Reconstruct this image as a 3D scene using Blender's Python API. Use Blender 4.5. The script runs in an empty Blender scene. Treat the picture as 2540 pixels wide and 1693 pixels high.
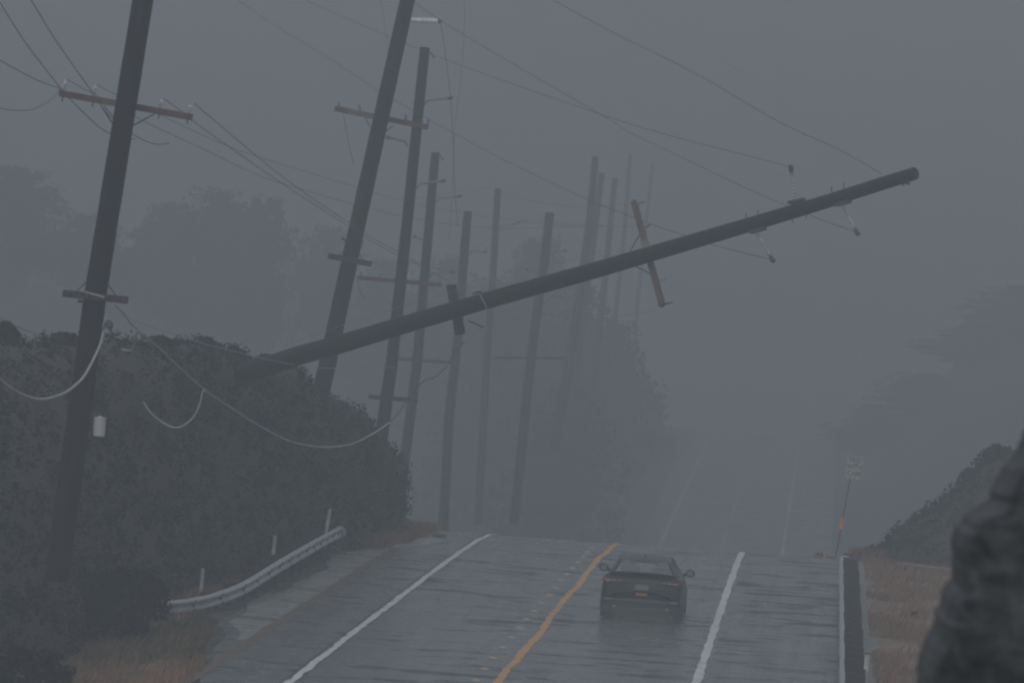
import bpy, math, random
import numpy as np
from mathutils import Vector, Matrix

random.seed(7)
RNG = np.random.default_rng(7)
S = bpy.context.scene
C = S.collection

# ------------------------------------------------------------------ camera
CAM = Vector((5.88, 0.33, 8.0))
A_YAW, PITCH, ROLL = 0.0564, 0.010, math.radians(4.0)
FPX = 14111.0                       # focal length in photo pixels (200 mm on 36 mm, 2540 px)
_fwd = Vector((-math.sin(A_YAW), math.cos(A_YAW), 0)) * math.cos(PITCH) + Vector((0, 0, math.sin(PITCH)))
_fwd.normalize()
_rt = _fwd.cross(Vector((0, 0, 1))).normalized()
_up = _rt.cross(_fwd).normalized()
RC = _rt * math.cos(ROLL) + _up * math.sin(ROLL)
UC = _up * math.cos(ROLL) - _rt * math.sin(ROLL)
cam_d = bpy.data.cameras.new('camera')
cam = bpy.data.objects.new('camera', cam_d)
C.objects.link(cam)
cam_d.sensor_width = 36.0
cam_d.lens = 200.0
cam_d.clip_start = 1.0
cam_d.clip_end = 5000.0
cam_d.dof.use_dof = True
cam_d.dof.focus_distance = 128.0
cam_d.dof.aperture_fstop = 4.0
M = Matrix((RC, UC, -_fwd)).transposed().to_4x4()
M.translation = CAM
cam.matrix_world = M
S.camera = cam

# ------------------------------------------------------------------ world, sun, exposure
w = bpy.data.worlds.new('World'); S.world = w; w.use_nodes = True
nt = w.node_tree; nt.nodes.clear()
out = nt.nodes.new('ShaderNodeOutputWorld')
bg = nt.nodes.new('ShaderNodeBackground')
sky = nt.nodes.new('ShaderNodeTexSky'); sky.sky_type = 'NISHITA'; sky.sun_disc = False
SUN_EL, SUN_ROT = math.radians(38), math.radians(200)
sky.sun_elevation = SUN_EL; sky.sun_rotation = SUN_ROT
sky.dust_density = 6.0; sky.air_density = 1.0
mx = nt.nodes.new('ShaderNodeMix'); mx.data_type = 'RGBA'
mx.inputs[0].default_value = 0.8                       # mostly an even cloud deck
mx.inputs[7].default_value = (5.3, 5.85, 6.3, 1)
nt.links.new(sky.outputs[0], mx.inputs[6])
nt.links.new(mx.outputs[2], bg.inputs[0]); bg.inputs[1].default_value = 0.1
nt.links.new(bg.outputs[0], out.inputs[0])
sun_d = bpy.data.lights.new('sun', 'SUN'); sun_d.energy = 0.5; sun_d.angle = math.radians(60)
sun_d.color = (1, 0.97, 0.93)
sun = bpy.data.objects.new('sun', sun_d); C.objects.link(sun)
sun_dir = Vector((math.sin(SUN_ROT) * math.cos(SUN_EL), math.cos(SUN_ROT) * math.cos(SUN_EL), math.sin(SUN_EL)))
sun.rotation_euler = sun_dir.to_track_quat('Z', 'Y').to_euler()
S.view_settings.view_transform = 'Standard'
S.view_settings.look = 'None'
S.view_settings.gamma = 1.0
S.view_settings.use_curve_mapping = False
S.view_settings.exposure = 0.26
S.cycles.use_denoising = True
S.cycles.denoiser = 'OPENIMAGEDENOISE'
S.cycles.denoising_input_passes = 'RGB_ALBEDO_NORMAL'
S.cycles.volume_bounces = 0
S.cycles.use_adaptive_sampling = False
S.cycles.use_light_tree = False
S.cycles.filter_width = 2.3
S.cycles.max_bounces = 6
S.cycles.transparent_max_bounces = 16

# ------------------------------------------------------------------ helpers
def P(px, py, d):
    """photo pixel (2540 wide) + real distance -> the world point standing there"""
    return CAM + (_fwd + RC * ((px - 1270.0) / FPX) - UC * ((py - 846.5) / FPX)) * d

def props(o, label=None, cat=None, group=None, kind=None):
    if label: o['label'] = label
    if cat: o['category'] = cat
    if group: o['group'] = group
    if kind: o['kind'] = kind
    return o

def empty(name, loc, label=None, cat=None, group=None):
    o = bpy.data.objects.new(name, None); C.objects.link(o)
    o.location = loc; o.empty_display_size = 0.3
    return props(o, label, cat, group)

class MB:
    def __init__(s): s.v = []; s.f = []
    def add(s, vs, fs):
        b = len(s.v); s.v += [tuple(v) for v in vs]; s.f += [tuple(b + i for i in f) for f in fs]
    def bar(s, p0, p1, wd, ht, side=None):
        p0, p1 = Vector(p0), Vector(p1); ax = (p1 - p0).normalized()
        side = Vector(side) if side else (Vector((0, 0, 1)) if abs(ax.z) < .9 else Vector((0, 1, 0)))
        a = ax.cross(side).normalized() * wd / 2; b = a.cross(ax).normalized() * ht / 2
        vs = [p + sx * a + sy * b for p in (p0, p1) for sx, sy in ((-1, -1), (1, -1), (1, 1), (-1, 1))]
        s.add(vs, [(0, 1, 2, 3), (7, 6, 5, 4), (0, 4, 5, 1), (1, 5, 6, 2), (2, 6, 7, 3), (3, 7, 4, 0)])
    def tube(s, pts, rad, seg=8, caps=True):
        pts = [Vector(p) for p in pts]; n = len(pts)
        if not hasattr(rad, '__len__'): rad = [rad] * n
        ref = None; rings = []
        for i, p in enumerate(pts):
            t = (pts[min(i + 1, n - 1)] - pts[max(i - 1, 0)]).normalized()
            if ref is None: ref = t.orthogonal().normalized()
            ref = (ref - t * ref.dot(t)).normalized(); b = t.cross(ref)
            rings.append([p + (ref * math.cos(2 * math.pi * k / seg) + b * math.sin(2 * math.pi * k / seg)) * rad[i] for k in range(seg)])
        vs = [v for r in rings for v in r]; fs = []
        for i in range(n - 1):
            for k in range(seg):
                fs.append((i * seg + k, i * seg + (k + 1) % seg, (i + 1) * seg + (k + 1) % seg, (i + 1) * seg + k))
        if caps:
            fs.append(tuple(range(seg))[::-1]); fs.append(tuple((n - 1) * seg + k for k in range(seg)))
        s.add(vs, fs)
    def lathe(s, p0, p1, prof, seg=10):
        p0, p1 = Vector(p0), Vector(p1)
        ax = (p1 - p0); a = ax.normalized().orthogonal().normalized(); b = ax.normalized().cross(a)
        vs = []; n = len(prof)
        for t, r in prof:
            for k in range(seg):
                th = 2 * math.pi * k / seg
                vs.append(p0 + ax * t + (a * math.cos(th) + b * math.sin(th)) * r)
        fs = [(i * seg + k, i * seg + (k + 1) % seg, (i + 1) * seg + (k + 1) % seg, (i + 1) * seg + k) for i in range(n - 1) for k in range(seg)]
        fs += [tuple(range(seg))[::-1], tuple((n - 1) * seg + k for k in range(seg))]
        s.add(vs, fs)
    def build(s, name, mat, parent=None, smooth=False, bevel=0):
        me = bpy.data.meshes.new(name); me.from_pydata(s.v, [], s.f); me.update()
        o = bpy.data.objects.new(name, me); C.objects.link(o)
        if mat: me.materials.append(mat)
        if smooth:
            me.polygons.foreach_set('use_smooth', [True] * len(me.polygons))
        if parent:
            o.parent = parent
            root = Vector((0, 0, 0)); q = parent
            while q: root += q.location; q = q.parent
            me.transform(Matrix.Translation(-root))
        if bevel:
            m = o.modifiers.new('bevel', 'BEVEL'); m.width = bevel; m.segments = 2; m.limit_method = 'ANGLE'
        return o

def quads(name, ctr, du, dv, mat, parent=None, nrm=None):
    """many small leaf quads from numpy arrays"""
    n = len(ctr)
    v = np.stack([ctr - du - dv * .3, ctr - dv * .9 + du * .15, ctr + du + dv * .25, ctr + dv * .9 - du * .1], 1).reshape(-1, 3)
    me = bpy.data.meshes.new(name)
    me.vertices.add(4 * n); me.vertices.foreach_set('co', v.astype(np.float32).ravel())
    me.loops.add(4 * n); me.loops.foreach_set('vertex_index', np.arange(4 * n, dtype=np.int32))
    me.polygons.add(n); me.polygons.foreach_set('loop_start', np.arange(0, 4 * n, 4, dtype=np.int32))
    me.update(); me.validate()
    me.materials.append(mat)
    o = bpy.data.objects.new(name, me); C.objects.link(o)
    if parent: o.parent = parent
    return o

def clump_leaves(centers, radii, per, size, rng, flat=.8):
    c = np.repeat(np.asarray(centers, float), per, 0); r = np.repeat(np.asarray(radii, float), per)
    n = len(c)
    d = rng.normal(size=(n, 3)); d /= np.linalg.norm(d, axis=1)[:, None]
    pos = c + d * (r * rng.uniform(.45, 1.0, n) ** .6)[:, None] * np.array([1, 1, flat])
    t = rng.normal(size=(n, 3)); t -= d * (t * d).sum(1)[:, None] * .6; t /= np.linalg.norm(t, axis=1)[:, None]
    b = np.cross(t, d + rng.normal(size=(n, 3)) * .4); b /= np.linalg.norm(b, axis=1)[:, None]
    s = size * rng.uniform(.6, 1.5, n)
    return pos, t * s[:, None], b * (s * rng.uniform(.4, .7, n))[:, None]

# ------------------------------------------------------------------ materials
def mat(name, col, rough=.7, metal=0., noise=0., nscale=5., col2=None, spec=.5, bump=0., bscale=20., stretch=(1, 1, 1), detail=5, obj=True, trans=None):
    m = bpy.data.materials.new(name); m.use_nodes = True
    t = m.node_tree; p = t.nodes['Principled BSDF']
    p.inputs['Base Color'].default_value = (*col, 1); p.inputs['Roughness'].default_value = rough
    p.inputs['Metallic'].default_value = metal; p.inputs['Specular IOR Level'].default_value = spec
    if noise or col2 or bump:
        tc = t.nodes.new('ShaderNodeTexCoord'); mp = t.nodes.new('ShaderNodeMapping')
        mp.inputs['Scale'].default_value = stretch
        t.links.new(tc.outputs['Object' if obj else 'Generated'], mp.inputs[0])
    if noise or col2:
        n = t.nodes.new('ShaderNodeTexNoise'); n.inputs['Scale'].default_value = nscale; n.inputs['Detail'].default_value = detail
        n.inputs['Roughness'].default_value = .65
        t.links.new(mp.outputs[0], n.inputs['Vector'])
        cr = t.nodes.new('ShaderNodeValToRGB')
        c2 = col2 or tuple(c * (1 - noise) for c in col)
        cr.color_ramp.elements[0].position = .35; cr.color_ramp.elements[1].position = .65
        cr.color_ramp.elements[0].color = (*c2, 1); cr.color_ramp.elements[1].color = (*col, 1)
        t.links.new(n.outputs[0], cr.inputs[0]); t.links.new(cr.outputs[0], p.inputs['Base Color'])
    if bump:
        n2 = t.nodes.new('ShaderNodeTexNoise'); n2.inputs['Scale'].default_value = bscale; n2.inputs['Detail'].default_value = 6
        t.links.new(mp.outputs[0], n2.inputs['Vector'])
        b = t.nodes.new('ShaderNodeBump'); b.inputs['Strength'].default_value = bump; b.inputs['Distance'].default_value = .05
        t.links.new(n2.outputs[0], b.inputs['Height']); t.links.new(b.outputs[0], p.inputs['Normal'])
    return m

M_wood = mat('dark_creosoted_wood', (.020, .021, .025), .7, spec=.2, noise=.7, nscale=3, stretch=(6, 6, .4), bump=.5, bscale=9)
M_wood2 = mat('dark_arm_wood', (.05, .04, .04), .7, noise=.5, nscale=8, bump=.4)
M_red = mat('weathered_red_arm', (.155, .085, .075), .8, col2=(.09, .055, .05), nscale=6, bump=.4)
M_tan = mat('pale_bare_timber', (.22, .19, .14), .8, col2=(.14, .11, .09), nscale=9, bump=.3)
M_steel = mat('galvanised_steel', (.42, .43, .44), .45, .35, noise=.3, nscale=4)
M_iron = mat('dark_iron', (.08, .085, .09), .5, .4)
M_porc2 = mat('white_insulator', (.82, .83, .84), .3)
M_porc = mat('pale_insulator', (.5, .51, .53), .25, noise=.15, nscale=20)
M_greyins = mat('grey_insulator', (.20, .21, .22), .35)
M_postins = mat('weathered_polymer_insulator', (.17, .18, .18), .35, col2=(.5, .5, .5), nscale=4)
M_wire = mat('conductor_metal', (.09, .09, .095), .5, .3)
M_cable = mat('pale_cable_sheath', (.38, .38, .38), .4, noise=.3, nscale=3)
M_paintw = mat('white_road_paint', (.74, .74, .72), .55, col2=(.42, .42, .42), nscale=3.0, detail=8)
M_painty = mat('yellow_road_paint', (.66, .33, .09), .55, col2=(.42, .22, .09), nscale=2.0, detail=8)
M_doty = mat('yellow_marker_ceramic', (.5, .36, .26), .3)
M_white = mat('white_plastic', (.5, .51, .51), .4)
M_rock = mat('wet_dark_rock', (.05, .056, .06), .65, col2=(.003, .004, .005), nscale=4.5, bump=1.0, bscale=5, stretch=(2.0, 1, .55), detail=9)
for n_ in M_rock.node_tree.nodes:
    if n_.type == 'MAPPING': n_.inputs['Rotation'].default_value = (0, math.radians(-52), math.radians(20))
M_leaf = mat('scrub_leaf', (.026, .029, .02), .8, col2=(.010, .012, .009), nscale=.45, spec=.2)
M_leaf2 = mat('dark_scrub_leaf', (.011, .013, .010), .9, col2=(.006, .008, .006), nscale=.9, spec=.1)
M_treeleaf = mat('tree_leaf', (.03, .038, .026), .8, col2=(.02, .026, .018), nscale=.3, spec=.2)
M_bark = mat('bark', (.07, .055, .045), .85, noise=.4, bump=.5)
M_dry = mat('dry_grass_blade', (.38, .225, .145), .8, col2=(.23, .145, .095), nscale=.6)
M_olive = mat('olive_grass_blade', (.13, .12, .06), .8, col2=(.08, .08, .045), nscale=.6)
M_soil = mat('wet_soil', (.04, .034, .028), .8, col2=(.02, .018, .015), nscale=.8, bump=.5, bscale=4)
M_orange = mat('orange_plastic', (.75, .22, .06), .5)
M_sign = mat('sign_white', (.72, .73, .72), .4, noise=.15, nscale=4)
M_black = mat('sign_black', (.02, .02, .02), .5)
M_yellow = mat('warning_yellow', (.33, .23, .09), .5)
M_rust = mat('rusty_post', (.16, .085, .06), .7, .2, noise=.5, nscale=4)

def ground_mat():
    m = bpy.data.materials.new('ground_dry_grass_and_soil'); m.use_nodes = True
    t = m.node_tree; p = t.nodes['Principled BSDF']; p.inputs['Roughness'].default_value = .85
    g = t.nodes.new('ShaderNodeNewGeometry')
    n = t.nodes.new('ShaderNodeTexNoise'); n.inputs['Scale'].default_value = .55; n.inputs['Detail'].default_value = 7; n.inputs['Roughness'].default_value = .65
    t.links.new(g.outputs['Position'], n.inputs['Vector'])
    cr = t.nodes.new('ShaderNodeValToRGB'); e = cr.color_ramp.elements
    e[0].position = .34; e[0].color = (.055, .055, .035, 1); e[1].position = .62; e[1].color = (.26, .175, .125, 1)
    x = cr.color_ramp.elements.new(.48); x.color = (.2, .13, .08, 1)
    t.links.new(n.outputs[0], cr.inputs[0])
    # scrub covers the ground from about thirty paces beyond the crest
    sp = t.nodes.new('ShaderNodeSeparateXYZ'); t.links.new(g.outputs['Position'], sp.inputs[0])
    mr_ = t.nodes.new('ShaderNodeMapRange'); mr_.inputs[1].default_value = 176; mr_.inputs[2].default_value = 200; t.links.new(sp.outputs['Y'], mr_.inputs[0])
    mc = t.nodes.new('ShaderNodeMix'); mc.data_type = 'RGBA'; t.links.new(mr_.outputs[0], mc.inputs[0]); t.links.new(cr.outputs[0], mc.inputs[6])
    cr2 = t.nodes.new('ShaderNodeValToRGB'); cr2.color_ramp.elements[0].color = (.018, .022, .015, 1); cr2.color_ramp.elements[1].color = (.05, .055, .035, 1)
    t.links.new(n.outputs[0], cr2.inputs[0]); t.links.new(cr2.outputs[0], mc.inputs[7]); t.links.new(mc.outputs[2], p.inputs['Base Color'])
    n2 = t.nodes.new('ShaderNodeTexNoise'); n2.inputs['Scale'].default_value = 6; n2.inputs['Detail'].default_value = 8
    t.links.new(g.outputs['Position'], n2.inputs['Vector'])
    b = t.nodes.new('ShaderNodeBump'); b.inputs['Strength'].default_value = .8; b.inputs['Distance'].default_value = .1
    t.links.new(n2.outputs[0], b.inputs['Height']); t.links.new(b.outputs[0], p.inputs['Normal'])
    return m

def asphalt_mat(name, lo, hi, rlo, rhi, seed=0.):
    """wet asphalt: film of water in wind-blown patches changes the gloss, ruts run along the lanes"""
    m = bpy.data.materials.new(name); m.use_nodes = True
    t = m.node_tree; L = t.links; p = t.nodes['Principled BSDF']
    g = t.nodes.new('ShaderNodeNewGeometry')
    mp = t.nodes.new('ShaderNodeMapping'); mp.inputs['Location'].default_value = (seed, seed * 2, 0)
    L.new(g.outputs['Position'], mp.inputs[0])
    def noise(scale, detail, src=mp, rough=.6):
        n = t.nodes.new('ShaderNodeTexNoise'); n.inputs['Scale'].default_value = scale
        n.inputs['Detail'].default_value = detail; n.inputs['Roughness'].default_value = rough
        L.new(src.outputs[0], n.inputs['Vector']); return n
    def mr(src, a, b, c, d):
        r = t.nodes.new('ShaderNodeMapRange'); r.inputs[1].default_value = a; r.inputs[2].default_value = b
        r.inputs[3].default_value = c; r.inputs[4].default_value = d; L.new(src, r.inputs[0]); return r
    # patches wider across the road than along it
    mp2 = t.nodes.new('ShaderNodeMapping'); mp2.inputs['Scale'].default_value = (.5, .8, 1); L.new(mp.outputs[0], mp2.inputs[0])
    big = noise(.8, 6, mp2, .7)
    fine = noise(28, 4)
    mp3 = t.nodes.new('ShaderNodeMapping'); mp3.inputs['Scale'].default_value = (1.2, .03, 1); L.new(mp.outputs[0], mp3.inputs[0])
    rut = noise(1.6, 3, mp3)
    cr = t.nodes.new('ShaderNodeValToRGB'); e = cr.color_ramp.elements
    e[0].position = .36; e[0].color = (*lo, 1); e[1].position = .62; e[1].color = (*hi, 1)
    mixf = t.nodes.new('ShaderNodeMath'); mixf.operation = 'MULTIPLY_ADD'; mixf.inputs[1].default_value = .45
    L.new(big.outputs[0], mixf.inputs[0])
    half = t.nodes.new('ShaderNodeMath'); half.operation = 'MULTIPLY'; half.inputs[1].default_value = .55
    L.new(rut.outputs[0], half.inputs[0]); L.new(half.outputs[0], mixf.inputs[2])
    L.new(mixf.outputs[0], cr.inputs[0])
    mp4 = t.nodes.new('ShaderNodeMapping'); mp4.inputs['Scale'].default_value = (.55, 1.0, 1); mp4.inputs['Location'].default_value = (7.3, 2.1, 0); L.new(mp.outputs[0], mp4.inputs[0])
    pat = noise(1.0, 5, mp4, .6); pm_ = mr(pat.outputs[0], .53, .62, 0, .9)
    mc = t.nodes.new('ShaderNodeMix'); mc.data_type = 'RGBA'; L.new(pm_.outputs[0], mc.inputs[0]); L.new(cr.outputs[0], mc.inputs[6])
    mc.inputs[7].default_value = (lo[0] * .35, lo[1] * .35, lo[2] * .38, 1); L.new(mc.outputs[2], p.inputs['Base Color'])
    r0 = mr(mixf.outputs[0], .38, .6, rhi, rlo)
    r = t.nodes.new('ShaderNodeMath'); r.operation = 'MULTIPLY_ADD'; r.inputs[1].default_value = .45; L.new(pm_.outputs[0], r.inputs[0]); L.new(r0.outputs[0], r.inputs[2])
    L.new(r.outputs[0], p.inputs['Roughness'])
    # ripples driven by rain and wind, in patches
    rip = noise(9, 3)
    st = mr(big.outputs[0], .38, .52, .5, .05)
    b = t.nodes.new('ShaderNodeBump'); b.inputs['Distance'].default_value = .008
    L.new(st.outputs[0], b.inputs['Strength']); L.new(rip.outputs[0], b.inputs['Height'])
    b2 = t.nodes.new('ShaderNodeBump'); b2.inputs['Distance'].default_value = .004; b2.inputs['Strength'].default_value = .5
    L.new(fine.outputs[0], b2.inputs['Height']); L.new(b.outputs[0], b2.inputs['Normal'])
    L.new(b2.outputs[0], p.inputs['Normal'])
    p.inputs['Specular IOR Level'].default_value = .5
    return m

M_ground = ground_mat()
M_road = asphalt_mat('wet_asphalt', (.075, .077, .081), (.17, .172, .176), .08, .34)
M_shoulder = asphalt_mat('worn_wet_shoulder', (.06, .06, .063), (.15, .15, .155), .15, .38, 31.)
M_railfoot = asphalt_mat('dark_rail_foot', (.03, .03, .03), (.055, .052, .05), .5, .8, 11.)
M_debris = mat('brown_leaf_litter', (.17, .11, .07), .8, col2=(.09, .065, .045), nscale=5, bump=.6)

# ------------------------------------------------------------------ road profile and ground
ZT = [(-120, 0.4), (0, -2.0), (30, -4.6), (60, -6.35), (85, -6.02), (108, -5.40), (120, -5.05), (132, -4.72), (142, -4.43), (150, -4.23), (158, -4.05), (164, -3.98), (168, -4.03),
      (173, -4.22), (180, -4.62), (190, -5.35), (215, -7.3), (250, -9.6), (290, -10.3), (320, -9.3), (344, -8.0), (430, -3.5), (465, -2.0), (500, -1.6), (540, -2.6), (620, -6), (800, -9), (1250, -9)]
_zy = np.array([a for a, b in ZT], float); _zz = np.array([b for a, b in ZT], float)
_dense = np.arange(-120, 1251, .5)
_lin = np.interp(_dense, _zy, _zz)
_k = np.exp(-np.linspace(-2, 2, 15) ** 2); _k /= _k.sum()
_sm = np.convolve(np.pad(_lin, 7, mode='edge'), _k, 'valid')
def zr(y): return 8.0 + float(np.interp(y, _dense, _sm))

def smooth(t): t = max(0., min(1., t)); return t * t * (3 - 2 * t)
def vnoise(x, y, s=0):
    return (math.sin(x * .9 + s) * math.cos(y * .7 - s * 1.3) + .5 * math.sin(x * 2.1 + y * 1.7 + s * 2) + .3 * math.sin(x * 4.3 - y * 3.9 + s)) / 1.8

def edge0(y):
    return -5.15 - (1.05 * smooth((y - 101) / 15.) + .9 * smooth((y - 115) / 6.)) * (1 - smooth((y - 145) / 11.))
def ground_z(x, y):
    z = zr(y)
    ed = edge0(y)
    if x < ed:
        a = ed - x
        near = smooth((122 - y) / 10.)
        far = smooth((y - 172) / 40.)
        up = .05 * a + .12 * max(0, a - 1.3) * (1 - .9 * near) - .22 * near * min(a, 2.5)
        z += up * (1 - far) + far * (.05 * min(a, 6))
        if y > 190: z += smooth((y - 190) / 90.) * smooth((a - 5) / 34.) * 12.0 + smooth((a - 50) / 300.) * smooth((y - 300) / 500.) * 62
        elif a > 6: z += smooth((a - 6) / 20) * 1.5
        z += .06 * vnoise(x * 1.5, y * 1.2) * smooth(a) * (1 if x < -7.2 or y < 118 else .2)
    elif x > 6.95:
        a = x - 6.95
        z += -.03 * min(max(a - .2, 0), 1.5) * (1 - smooth((y - 165) / 20))
        far = smooth((y - 205) / 70.)
        z += far * smooth((a - 1) / 14.) * 11.0 + smooth((a - 50) / 300.) * smooth((y - 300) / 500.) * 62
        z += -.012 + .07 * vnoise(x * 1.5, y * 1.2, 2) * smooth(a - .45)
    return z

YS = sorted(set([-120, -60, -30, 0] + list(range(10, 96, 5)) + list(range(96, 200, 1)) + list(range(200, 360, 4)) + list(range(360, 1251, 20))))
XS_L = [-500, -300, -200, -130, -90, -65, -50, -40, -32, -26, -21, -17, -14, -12, -11, -10.2, -9.6, -9.1, -8.6, -8.2, -7.8, -7.4, -7.0, -6.7, -6.4, -6.1, -5.8, -5.5, -5.2]
XS_R = [7.0, 7.3, 7.7, 8.1, 8.6, 9.2, 9.8, 10.6, 11.6, 13, 15, 18, 22, 27, 34, 44, 60, 85, 120, 180, 280, 500]
def sheet(name, xs, ys, zf, material, jitter=0):
    mb = MB(); nx = len(xs)
    for y in ys:
        for x in xs: mb.v.append((x, y, zf(x, y)))
    for j in range(len(ys) - 1):
        for i in range(nx - 1):
            a = j * nx + i; mb.f.append((a, a + 1, a + nx + 1, a + nx))
    return mb.build(name, material, smooth=True)
gx = XS_L + [-4.9, -3, 0, 3, 6.6] + XS_R
g = sheet('ground', gx, YS, lambda x, y: ground_z(x, y) - (.06 if edge0(y) + .02 < x < 6.7 else 0.0), M_ground)
props(g, kind='structure')

def edge_l(y): return -5.3 + .18 * vnoise(y * .5, 0, 3) + .1 * vnoise(y * 1.7, 4)
def strip(name, xa, xb, ys, lift, material, n=2):
    """a strip that follows the road between two edges given as functions of y"""
    mb = MB()
    for y in ys:
        a, b = xa(y), xb(y)
        for i in range(n + 1):
            mb.v.append((a + (b - a) * i / n, y, zr(y) + lift))
    for j in range(len(ys) - 1):
        for i in range(n):
            k = j * (n + 1) + i; mb.f.append((k, k + 1, k + n + 2, k + n + 1))
    return mb.build(name, material, smooth=True)
YR = [y for y in YS if -60 <= y <= 900]
cf = lambda v: (lambda y: v)
road = props(strip('road', cf(-3.82), cf(3.82), YR, 0, M_road, 6), kind='structure')
sh_r = props(strip('road_shoulder', cf(3.82), lambda y: 6.62 + .05 * vnoise(y, 1), YR, 0, M_shoulder, 3), kind='structure')
sh_l = props(strip('road_shoulder', lambda y: max(edge0(y) + .15, -6.45) + .15 * vnoise(y * .4, 1, 5), cf(-3.82), YR, .012, M_shoulder, 3), kind='structure')
YF = sorted(set([y for y in YR if y < 96 or y > 170] + [96 + .25 * i for i in range(297)]))
JT = {y: (random.gauss(0, .014), random.gauss(0, .014), random.gauss(0, .02), random.gauss(0, .02), random.gauss(0, .016), random.gauss(0, .02)) for y in YF}
mk = props(strip('road_marking', lambda y: -3.66 - .075 + JT[y][0] + .02 * vnoise(y, 0), lambda y: -3.66 + .075 + JT[y][1] + .02 * vnoise(y, 7), YF, .018, M_paintw), kind='structure')
mk = props(strip('road_marking', lambda y: 3.66 - .085 + .4 * JT[y][2] + .02 * vnoise(y, 3), lambda y: 3.66 + .085 + .4 * JT[y][3] + .02 * vnoise(y, 9), YF, .018, M_paintw), kind='structure')
yy = lambda y: .05 * vnoise(y * .35, 2, 1)
mk = props(strip('road_marking', lambda y: -.09 + JT[y][4] + yy(y), lambda y: .07 + JT[y][5] + yy(y), YF, .008, M_painty), kind='structure')
YS_G = [y for y in YS if 90 <= y <= 168]
# litter line along the left shoulder
YD = [y for y in YS if 100 <= y <= 166]
d = strip('leaf_litter', lambda y: -5.42 + .05 * vnoise(y * 1.2, 0, 4) - .10 * (.6 + .6 * vnoise(y * .6, 2)), lambda y: -5.30 + .05 * vnoise(y * 1.3, 0, 4) + .08 * (.6 + .6 * vnoise(y * .7, 6)), YD, .018, M_debris)
props(d, 'brown line of wet leaf litter along the left shoulder', 'leaf litter', kind='stuff')

M_gravel = mat('wet_grey_gravel', (.24, .24, .24), .6, col2=(.09, .09, .09), nscale=9, bump=.6, bscale=30)
props(strip('gravel_verge', lambda y: 6.64 + .03 * vnoise(y, 2), lambda y: 7.25 + .16 * vnoise(y * .8, 1, 5) + .1 * vnoise(y * 2.6, 3), YS_G, .002, M_gravel, 4), kind='structure')
M_silt = asphalt_mat('pale_silted_shoulder', (.15, .15, .15), (.32, .32, .315), .2, .5, 57.)
silt = props(strip('road_shoulder', lambda y: max(edge0(y) + .5, -6.35) + .3 * vnoise(y * .33, 1, 8) * smooth((y - 118) / 8), lambda y: -5.48 + .06 * vnoise(y * .8, 2, 2), [y for y in YS if 114 <= y <= 158], .019, M_silt), kind='structure')
rail_foot = props(strip('road_shoulder', lambda y: edge0(y) + .02 + .05 * vnoise(y, 3), lambda y: max(edge0(y) + .3, -6.2), [y for y in YS if 108 <= y <= 156], .004, M_railfoot), kind='structure')  # darker, rougher strip along the foot of the left guardrail
# yellow ceramic dots beside the centre line
dot = MB(); dot.lathe((0, 0, -.005), (0, 0, .03), [(0, .095), (.3, .092), (.7, .07), (1, .02)], 12)
d0 = None; y = 96.; k = 0
while y < 163:
    if d0 is None: d0 = o = dot.build('raised_marker', M_doty, smooth=True)
    else: o = d0.copy(); C.objects.link(o)
    o.location = (-.47 + random.uniform(-.02, .02), y + random.uniform(-.2, .2), zr(y) + .006)
    o.rotation_euler.x = math.atan((zr(y + .5) - zr(y - .5)))
    props(o, 'round yellow raised marker in the row left of the yellow line', 'road marker', 'raised markers along the yellow line')
    y += 3.05; k += 1

# ------------------------------------------------------------------ bank of scrub on the left
BK = [(-140, 850, 115, -8.9, 103), (-60, 850, 118, -8.7, 108), (60, 852, 120, -8.6, 110), (120, 852, 121, -8.6, 112), (180, 846, 123, -8.6, 113), (300, 848, 126, -8.5, 115.5), (420, 852, 129, -8.4, 118),
      (500, 856, 132, -8.4, 120), (580, 872, 136, -8.25, 123), (650, 892, 139, -8.1, 126), (740, 918, 142, -7.7, 131), (800, 970, 146, -7.4, 137), (870, 1010, 150, -6.9, 142.5), (920, 1046, 154, -6.5, 147),
      (950, 1092, 157, -6.3, 151), (982, 1130, 159, -6.15, 153.5), (1002, 1175, 161, -6.0, 155.5), (1006, 1225, 162.5, -5.9, 157.5), (998, 1268, 163, -5.8, 159), (1015, 1298, 164, -5.5, 161.5), (1050, 1332, 165, -5.35, 164)]
def bank_grid(bk, nv=14, nu=5, back=(-7, 4), amp=.3, seed=0, vis=1.0):
    rows = []
    src = []
    for i in range(len(bk) - 1):
        for k in range(nu):
            t = k / nu; src.append([a + (b - a) * t for a, b in zip(bk[i], bk[i + 1])])
    src.append(list(bk[-1]))
    for (px, py, dd, fx, fy) in src:
        R = P(px, py, dd); F = Vector((fx, fy, ground_z(fx, fy) - .05))
        row = []
        for j in range(nv + 1):
            v = j / nv
            h = math.sin(v * math.pi / 2) ** .8
            q = Vector((F.x + (R.x - F.x) * v ** 1.15, F.y + (R.y - F.y) * v ** 1.15, F.z + (R.z - F.z) * h))
            a = amp * math.sin(v * math.pi)
            q += Vector((vnoise(q.y * .8, q.z * 1.3, seed), vnoise(q.x, q.y * .9, seed + 1), vnoise(q.y * 1.1, q.x, seed + 2))) * a
            row.append(q)
        for j in range(1, 5):
            v = j / 4
            row.append(Vector((R.x + back[0] * v, R.y + back[1] * v, R.z - (R.z - ground_z(R.x + back[0], R.y + back[1])) * v ** 1.5 - .1 * v)))
        rows.append(row)
    return rows
def build_rows(name, rows, material):
    mb = MB(); n = len(rows[0])
    for r in rows: mb.v += [tuple(p) for p in r]
    for i in range(len(rows) - 1):
        for j in range(n - 1):
            a = i * n + j; mb.f.append((a, a + n, a + n + 1, a + 1))
    return mb.build(name, material, smooth=True)
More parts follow.
